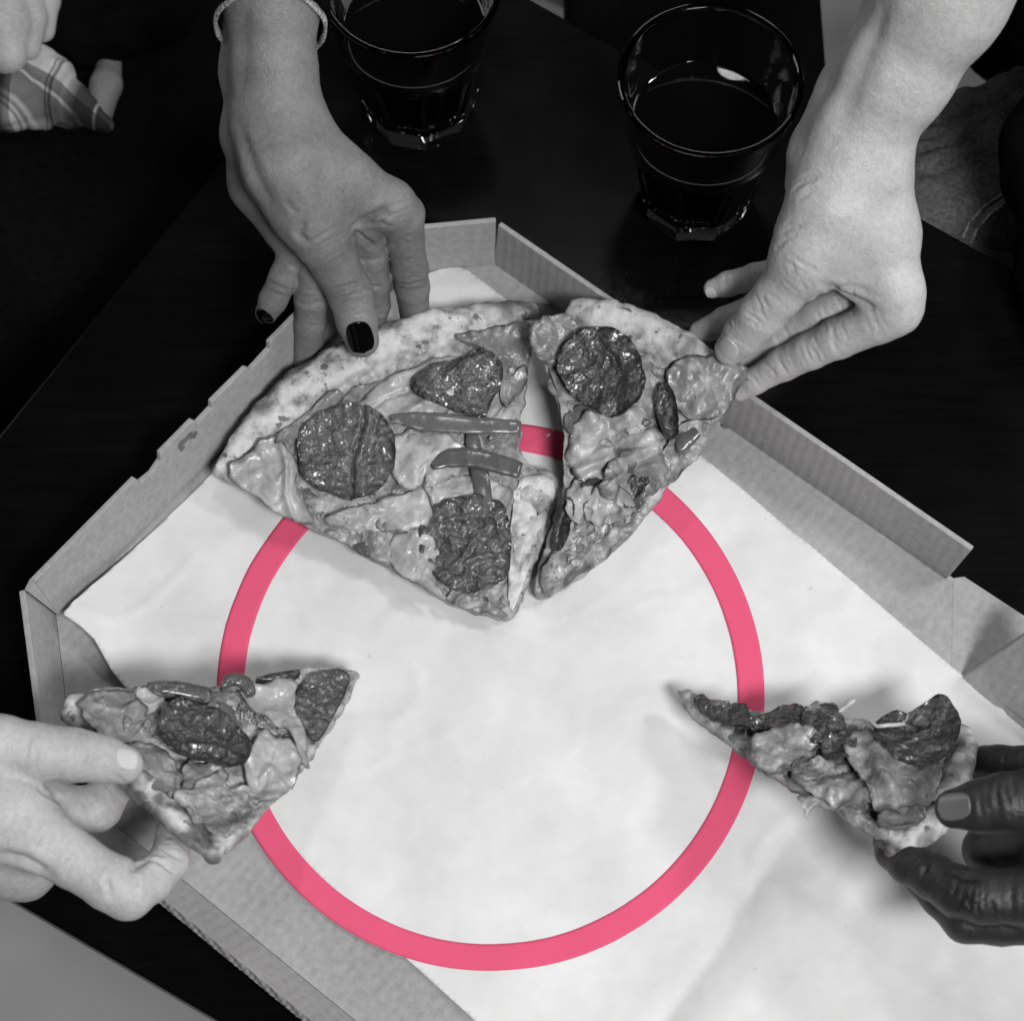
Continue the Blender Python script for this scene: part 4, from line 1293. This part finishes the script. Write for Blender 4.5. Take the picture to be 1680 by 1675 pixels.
creases = [
    ([(1300, 312), (1318, 300), (1345, 290)], 0.07, 0.13), ([(1303, 300), (1322, 290), (1340, 284)], 0.05, 0.12), ([(1312, 325), (1335, 312)], 0.04, 0.12),
    ([(1276, 388), (1296, 377), (1318, 370)], 0.07, 0.13), ([(1274, 400), (1294, 390), (1312, 384)], 0.06, 0.12), ([(1280, 375), (1300, 366)], 0.04, 0.12), ([(1273, 408), (1288, 400)], 0.05, 0.12),
    ([(1224, 516), (1238, 520), (1250, 530)], 0.05, 0.10), ([(1218, 522), (1234, 528), (1244, 538)], 0.05, 0.10), ([(1230, 508), (1246, 514), (1256, 522)], 0.04, 0.10),
    ([(1332, 572), (1340, 582), (1342, 594)], 0.06, 0.11), ([(1255, 600), (1268, 608), (1272, 618)], 0.05, 0.10), ([(1322, 578), (1330, 590)], 0.04, 0.10),
    ([(1350, 465), (1380, 478), (1410, 492), (1440, 510)], 0.14, 0.2), ([(1370, 470), (1400, 470), (1430, 480)], 0.05, 0.16),
    ([(1462, -20), (1430, 70), (1395, 160), (1365, 230)], 0.10, 0.6),
]
hand2, bvh = build_hand('hand', 'bare forearm and hand at upper right pinching a slice, index knuckle bent', 'hand', 'skin_fair', palm, fingers, creases)
nail(hand2, bvh, (1194, 572), (1180, 592), 1.1, 1.35, 'nail_natural', 0.6, 0.02)
nail(hand2, bvh, (1166, 482), (1152, 488), 0.6, 0.6, 'nail_natural', 0.5, 0.05)

# pale hand at the lower left
palm = [
    [(-330, 1330, 13.0, 3.2), (-160, 1320, 12.2, 3.1), (-60, 1320, 11.4, 2.5)],
    [(-150, 1240, 12.8, 2.2), (-60, 1225, 12.8, 1.6)],
    [(-80, 1330, 11.4, 2.4), (20, 1338, 11.2, 1.75)],
    [(-80, 1360, 9.5, 2.3), (20, 1390, 9.0, 1.9), (40, 1410, 8.6, 1.6)],
    [(-80, 1300, 9.0, 2.0), (40, 1310, 8.4, 1.4)],
]
fingers = [
    ([(-70, 1222, 12.8, 1.55), (0, 1224, 12.5, 1.34), (60, 1232, 12.1, 1.20), (120, 1238, 11.6, 1.14), (170, 1246, 11.0, 1.02), (204, 1254, 10.5, 0.84)], 0.4),
    ([(0, 1338, 11.2, 1.75), (60, 1372, 10.9, 1.46), (120, 1410, 10.5, 1.20), (180, 1447, 10.0, 1.18), (210, 1464, 9.6, 1.14), (246, 1446, 8.9, 0.94), (277, 1412, 8.0, 0.90), (285, 1375, 7.2, 0.80), (284, 1340, 6.4, 0.74)], 0.5),
    ([(30, 1300, 8.2, 1.2), (110, 1330, 7.6, 1.1), (160, 1325, 6.9, 1.05), (190, 1285, 6.2, 0.9), (200, 1262, 5.9, 0.8)], 0.4),
    ([(10, 1280, 8.6, 1.1), (70, 1292, 7.8, 0.95), (95, 1275, 7.2, 0.85)], 0.3),
    ([(0, 1420, 8.0, 1.5), (40, 1428, 7.6, 1.35)], 0.4),
]
creases = [
    ([(128, 1198), (132, 1220), (130, 1250)], 0.05, 0.12), ([(122, 1205), (124, 1235)], 0.04, 0.11),
    ([(174, 1442), (180, 1455), (182, 1475)], 0.06, 0.12), ([(186, 1436), (192, 1450)], 0.04, 0.11),
    ([(215, 1430), (222, 1420), (240, 1412)], 0.12, 0.2), ([(245, 1408), (268, 1415), (282, 1428)], 0.10, 0.15), ([(250, 1400), (272, 1406)], 0.06, 0.12),
    ([(0, 1400), (40, 1410), (80, 1432)], 0.14, 0.25), ([(60, 1290), (75, 1300), (100, 1320)], 0.10, 0.2),
]
hand3, bvh = build_hand('hand', 'hand entering at the lower left edge, thumb resting on a tilted slice', 'hand', 'skin_pale', palm, fingers, creases)
nail(hand3, bvh, (208, 1243), (232, 1250), 0.95, 1.1, 'nail_natural', 0.6, 0.03)

# dark hand at the lower right
palm = [
    [(2000, 1420, 12.0, 3.0), (1860, 1420, 11.0, 3.0), (1790, 1415, 10.0, 2.5)],
    [(1820, 1340, 12.0, 1.9), (1750, 1318, 12.2, 1.5)],
    [(1800, 1470, 10.0, 2.0), (1720, 1478, 9.8, 1.5)],
    [(1800, 1400, 8.0, 2.3), (1690, 1392, 7.2, 1.75), (1625, 1394, 6.8, 1.25)],
]
fingers = [
    ([(1750, 1318, 12.2, 1.45), (1700, 1312, 12.2, 1.30), (1650, 1316, 12.0, 1.24), (1610, 1322, 11.7, 1.12), (1566, 1326, 11.2, 0.86)], 0.4),
    ([(1740, 1470, 10.4, 1.4), (1680, 1470, 10.2, 1.24), (1610, 1470, 9.9, 1.16), (1572, 1462, 9.6, 1.10), (1530, 1438, 9.0, 0.98), (1492, 1418, 8.4, 0.90), (1466, 1398, 7.8, 0.78), (1454, 1382, 7.4, 0.60)], 0.4),
    ([(1740, 1500, 9.0, 1.3), (1640, 1508, 8.6, 1.1), (1585, 1506, 8.3, 1.05), (1545, 1470, 7.8, 0.92), (1510, 1440, 7.2, 0.8)], 0.35),
    ([(1740, 1300, 7.5, 1.3), (1680, 1262, 6.9, 1.05), (1640, 1258, 6.4, 0.98), (1618, 1254, 6.0, 0.90)], 0.3),
]
creases = [
    ([(1638, 1278), (1634, 1300), (1640, 1320)], 0.08, 0.13), ([(1650, 1276), (1648, 1300), (1654, 1318)], 0.07, 0.12), ([(1660, 1275), (1662, 1305)], 0.05, 0.12), ([(1624, 1284), (1622, 1300)], 0.05, 0.11),
    ([(1510, 1405), (1520, 1418), (1516, 1432)], 0.09, 0.14), ([(1560, 1425), (1580, 1438), (1605, 1442)], 0.12, 0.2),
    ([(1600, 1480), (1608, 1500)], 0.05, 0.10), ([(1612, 1478), (1620, 1500)], 0.05, 0.10), ([(1624, 1476), (1632, 1498)], 0.05, 0.10), ([(1588, 1476), (1594, 1494)], 0.04, 0.10),
]
hand4, bvh = build_hand('hand', 'hand entering at the lower right edge, gripping the heaped slice', 'hand', 'skin_dark', palm, fingers, creases)
nail(hand4, bvh, (1566, 1322), (1536, 1326), 1.15, 1.6, 'nail_dark', 0.6, 0.0)
nail(hand4, bvh, (1452, 1380), (1438, 1366), 0.7, 0.9, 'nail_dark', 0.6, 0.05)


# ------------------------------------------------------------------ tumblers
def tumbler(base_px, label, spin, sides=9, Hh=11.2, r_rim=4.72, r_base=2.95, fill=0.62):
    c = at(*base_px, 0.0)
    root = empty('tumbler', c, label, 'glass', 'faceted tumblers of dark drink')
    K = 144
    ledge = 7.0

    def r_out(z, th):
        r = r_base + (r_rim - r_base) * (z / Hh) ** 0.92
        if z < ledge:
            a = (th + spin) % (2 * math.pi / sides) - math.pi / sides
            fac = math.cos(math.pi / sides) / math.cos(a)
            w = min(1.0, (ledge - z) / 0.7) ** 1.5
            r *= (1 - w) + w * (fac * 1.025)
            r -= 0.06 * w
        return r

    prof_o = [0.0, 0.12, 0.35, 1.0, 2.0, 3.2, 4.4, 5.4, 6.0, 6.3, 6.5, 6.7, 6.85, 7.0, 7.2, 8.0, 9.0, 10.0, 10.8, 11.08]
    V, F = [], []
    rows = 0

    def row(z, rf):
        nonlocal rows
        for i in range(K):
            th = 2 * math.pi * i / K
            r = rf(th)
            V.append((c[0] + r * math.cos(th), c[1] + r * math.sin(th), z + 0.02))
        rows += 1
    for z in prof_o:
        sh = 0.12 if z == 0.0 else 0.0
        row(z, lambda th: r_out(z, th) - sh)
    for z, d in ((11.16, 0.04), (11.22, 0.11), (11.24, 0.18), (11.22, 0.25), (11.16, 0.31), (11.06, 0.34)):
        row(z, lambda th: r_out(min(z, Hh), th) - d)

    def r_in(z): return (r_base + (r_rim - r_base) * (z / Hh) ** 0.92) - (0.34 + 0.26 * max(0, (ledge - z) / ledge))
    ins = [10.5, 9.5, 8.5, 7.6, 6.6, 5.4, 4.0, 2.8, 1.9, 1.5, 1.3]
    for z in ins:
        k = 1.0 if z > 1.8 else (0.93 if z > 1.4 else 0.8)
        row(z, lambda th: r_in(z) * k)
    for r in range(rows - 1):
        for i in range(K):
            j = (i + 1) % K
            F.append([r * K + i, r * K + j, (r + 1) * K + j, (r + 1) * K + i])
    F.append(list(range(K))[::-1])
    F.append([(rows - 1) * K + i for i in range(K)])
    o = obj('glass_body', V, F, MATS['clear_glass'], root)
    # drink
    zl = Hh * fill
    V, F = [], []
    lev = [1.42, 1.55, 2.2, 3.5, 5.0, zl - 0.15, zl]
    for z in lev:
        for i in range(K):
            th = 2 * math.pi * i / K
            r = r_in(z) * (0.78 if z < 1.5 else 0.9 if z < 1.7 else 1) - 0.012 + (0.0 if z < zl else 0.005)
            V.append((c[0] + r * math.cos(th), c[1] + r * math.sin(th), z + 0.02))
    for r in range(len(lev) - 1):
        for i in range(K):
            j = (i + 1) % K
            F.append([r * K + i, r * K + j, (r + 1) * K + j, (r + 1) * K + i])
    F.append(list(range(K))[::-1])
    top0 = (len(lev) - 1) * K
    for dr, dz in ((0.10, -0.07), (0.25, -0.11)):
        for i in range(K):
            th = 2 * math.pi * i / K
            r = r_in(zl) - 0.01 - dr
            V.append((c[0] + r * math.cos(th), c[1] + r * math.sin(th), zl + dz + 0.02))
    for r in range(2):
        for i in range(K):
            j = (i + 1) % K
            F.append([top0 + r * K + i, top0 + r * K + j, top0 + (r + 1) * K + j, top0 + (r + 1) * K + i])
    F.append([top0 + 2 * K + i for i in range(K)])
    d = obj('drink', V, F, MATS['cola'], root)
    for oo in (o, d):
        m = oo.modifiers.new('edges', 'EDGE_SPLIT'); m.split_angle = math.radians(24)
    return root


tumbler((690, 178), 'faceted tumbler of dark drink beside the hand with black nails', math.radians(2), fill=0.66)
tumbler((1136, 326), 'faceted tumbler of dark drink, rim almost fully seen, nearest the bare forearm', math.radians(30), fill=0.66)


# ------------------------------------------------------------------ people and seat in the dark background
def blob(name, chains, mat, parent, h=0.5, k=2.0, seed=0, amp=0.0, freq=0.15, lines=None):
    pts = [q for ch in chains for q in ch]
    W = np.array([P(q) for q in pts]); R = np.array([q[3] for q in pts])
    lo = (W - R[:, None]).min(0) - 2; hi = (W + R[:, None]).max(0) + 2
    fld = Field(lo, hi, h)
    f = fld.new()
    for ch in chains: fld.chain(f, ch, k)
    if amp:
        X, Y, Z = np.meshgrid(*fld.ax, indexing='ij')
        f = f + amp * fbm(X * freq, Y * freq, Z * freq, seed=seed, octaves=3).astype(np.float32)
    V, F = surface_nets(f, fld.lo, h)
    if lines: V, _ = crease_mesh(V, F, lines)
    o = obj(name, V, F, MATS[mat], parent)
    return o, (V, F)


pj_ = empty('person', at(1650, 200, FLOOR_Z), 'seated person in faded denim jeans beyond the table edge, top right', 'person')
jn, (jv, jf) = blob('jeans', [[(2000, 220, -13.0, 9.2), (1700, 372, -12.6, 8.7), (1500, 478, -12.6, 8.2)], [(1500, 478, -12.6, 8.2), (1460, 540, -40, 6.0)]], 'denim', pj_, 0.3, 3.0, 5, 0.9, 0.2,
     [([(1490, 250), (1560, 232), (1660, 240)], 0.25, 0.45), ([(1500, 290), (1580, 262), (1640, 270)], 0.2, 0.4), ([(1500, 205), (1580, 190), (1660, 160)], 0.22, 0.5), ([(1580, 300), (1640, 330)], 0.2, 0.4),
      ([(1572, 385), (1600, 352), (1650, 318)], 0.12, 0.25), ([(1600, 395), (1660, 415)], 0.2, 0.4)])
blob('shirt', [[(1950, -60, -14, 11), (1760, -40, -10, 8)], [(1950, -60, -14, 11), (1980, -200, 10, 13)]], 'black_cloth', pj_, 0.7, 4.0, 6, 0.8, 0.1)
blob('sleeve', [[(1800, 150, 3.0, 3.6), (1742, 235, 3.2, 2.9), (1738, 300, 3.0, 2.7)], [(1738, 300, 3.0, 2.7), (1752, 440, 2.6, 2.6), (1790, 520, 2.9, 2.6)]], 'black_cloth', pj_, 0.3, 1.0, 7, 0.3, 0.3)


jb = BVHTree.FromPolygons(jv.tolist(), np.concatenate([jf[:, [0, 1, 2]], jf[:, [0, 2, 3]]]).tolist())
for line in ([(1592, 402), (1602, 378), (1625, 352), (1655, 332), (1690, 318)], [(1578, 392), (1590, 366), (1614, 340), (1645, 320), (1680, 305)]):
    pts = []
    for a_, b_ in zip(line[:-1], line[1:]):
        for i in range(6):
            hit = jb.ray_cast(Vector(CAM), Vector(ray(a_[0] + (b_[0] - a_[0]) * i / 6, a_[1] + (b_[1] - a_[1]) * i / 6)).normalized())
            if hit[0] is not None: pts.append(np.array(hit[0]) + np.array([0, -0.01, 0.04]))
    pts = np.array(pts); sv, sf = [], []
    for p_, d_ in zip(pts, np.gradient(pts, axis=0)):
        d_ = d_ / np.linalg.norm(d_)
        a_ = np.cross(d_, [0.1, 0.2, 1]); a_ /= np.linalg.norm(a_); b_ = np.cross(a_, d_)
        for k in range(8): sv.append(p_ + (a_ * math.cos(k * math.pi / 4) + b_ * math.sin(k * math.pi / 4)) * 0.09)
    for i in range(len(pts) - 1):
        for k in range(8): sf.append([i * 8 + k, i * 8 + (k + 1) % 8, i * 8 + 8 + (k + 1) % 8, i * 8 + 8 + k])
    obj('seam', sv, sf, MATS['denim_thread'], pj_)


pl_ = empty('person', at(100, 100, FLOOR_Z), 'person in black trousers at far left, plaid cuff and closed fist showing', 'person')
blob('trousers', [[(-300, 0, -20, 11), (60, 380, -19, 9.5), (330, 640, -19, 9.0), (340, 700, -42, 6)], [(-120, -250, -20, 11), (200, 60, -19, 9.5), (520, 330, -19, 9), (540, 380, -42, 6)],
                  [(-300, 0, -20, 11), (-120, -250, -20, 11)], [(-300, 700, -22, 12), (-40, 620, -22, 10)]], 'black_cloth', pl_, 0.8, 5.0, 9, 1.0, 0.1)
fist, _ = blob('hand', [[(-30, -60, -2.5, 2.6), (5, 40, -3.0, 1.7), (12, 92, -3.6, 1.15)], [(30, -40, -3.2, 1.5), (48, 30, -3.6, 1.0), (45, 78, -4.2, 0.8)], [(60, -60, -3.8, 1.5), (72, 0, -4.2, 0.95), (70, 50, -4.8, 0.75)]], 'skin_grey', pl_, 0.16, 0.35, 3)
blob('forearm', [[(160, 190, -9.0, 0.9), (174, 140, -9.2, 0.95), (182, 80, -10.0, 0.7)]], 'skin_tan', pl_, 0.16, 0.4, 3)  # same person's skin in a darker material; its dimness is painted in
blob('black_sleeve', [[(60, 40, -9.0, 1.8), (130, 70, -8.6, 1.4), (190, 55, -8.2, 1.4), (260, 20, -9, 2.2)]], 'black_cloth', pl_, 0.25, 0.8, 4, 0.25, 0.4)

# crumpled plaid cuff
blob('plaid_sleeve', [[(-90, 150, -6.0, 2.4), (20, 150, -6.2, 2.2), (75, 150, -6.5, 1.9), (115, 168, -7.0, 1.4), (168, 202, -7.6, 0.75)], [(60, 110, -6.3, 1.2), (90, 130, -6.4, 1.2)], [(-90, 185, -7, 1.0), (60, 198, -7.2, 0.8)]],
     'plaid', pl_, 0.16, 0.5, 15, 0.30, 0.55)

seat = empty('chair', at(1150, -100, FLOOR_Z), 'black upholstered chair behind the table at the top', 'chair')


def rbox(name, lo, hi, mat, parent, bev):
    lo = np.asarray(lo, float); hi = np.asarray(hi, float)
    pts = [(lo[0], lo[1], lo[2]), (hi[0], lo[1], lo[2]), (hi[0], hi[1], lo[2]), (lo[0], hi[1], lo[2])]
    v, f = extrude_poly(pts, (0, 0, hi[2] - lo[2]))
    o = obj(name, v, f, MATS[mat], parent, smooth=False)
    return bevel(o, bev, 4)


xl, xr = at(930, 0, -6)[0], at(1352, 0, -6)[0]
yb = at(1150, 0, -6)[1]
rbox('seat_cushion', (xl, yb - 12, -14), (xr, yb + 34, -6), 'black_cloth', seat, 0.012)
rbox('backrest', (xl, yb + 34.3, -12), (xr, yb + 40, 30), 'black_cloth', seat, 0.012)
for x in (xl + 1, xr - 5):
    for y in (yb - 8, yb + 30):
        rbox('chair_leg', (x, y, FLOOR_Z), (x + 4, y + 4, -14.2), 'black_cloth', seat, 0.004)
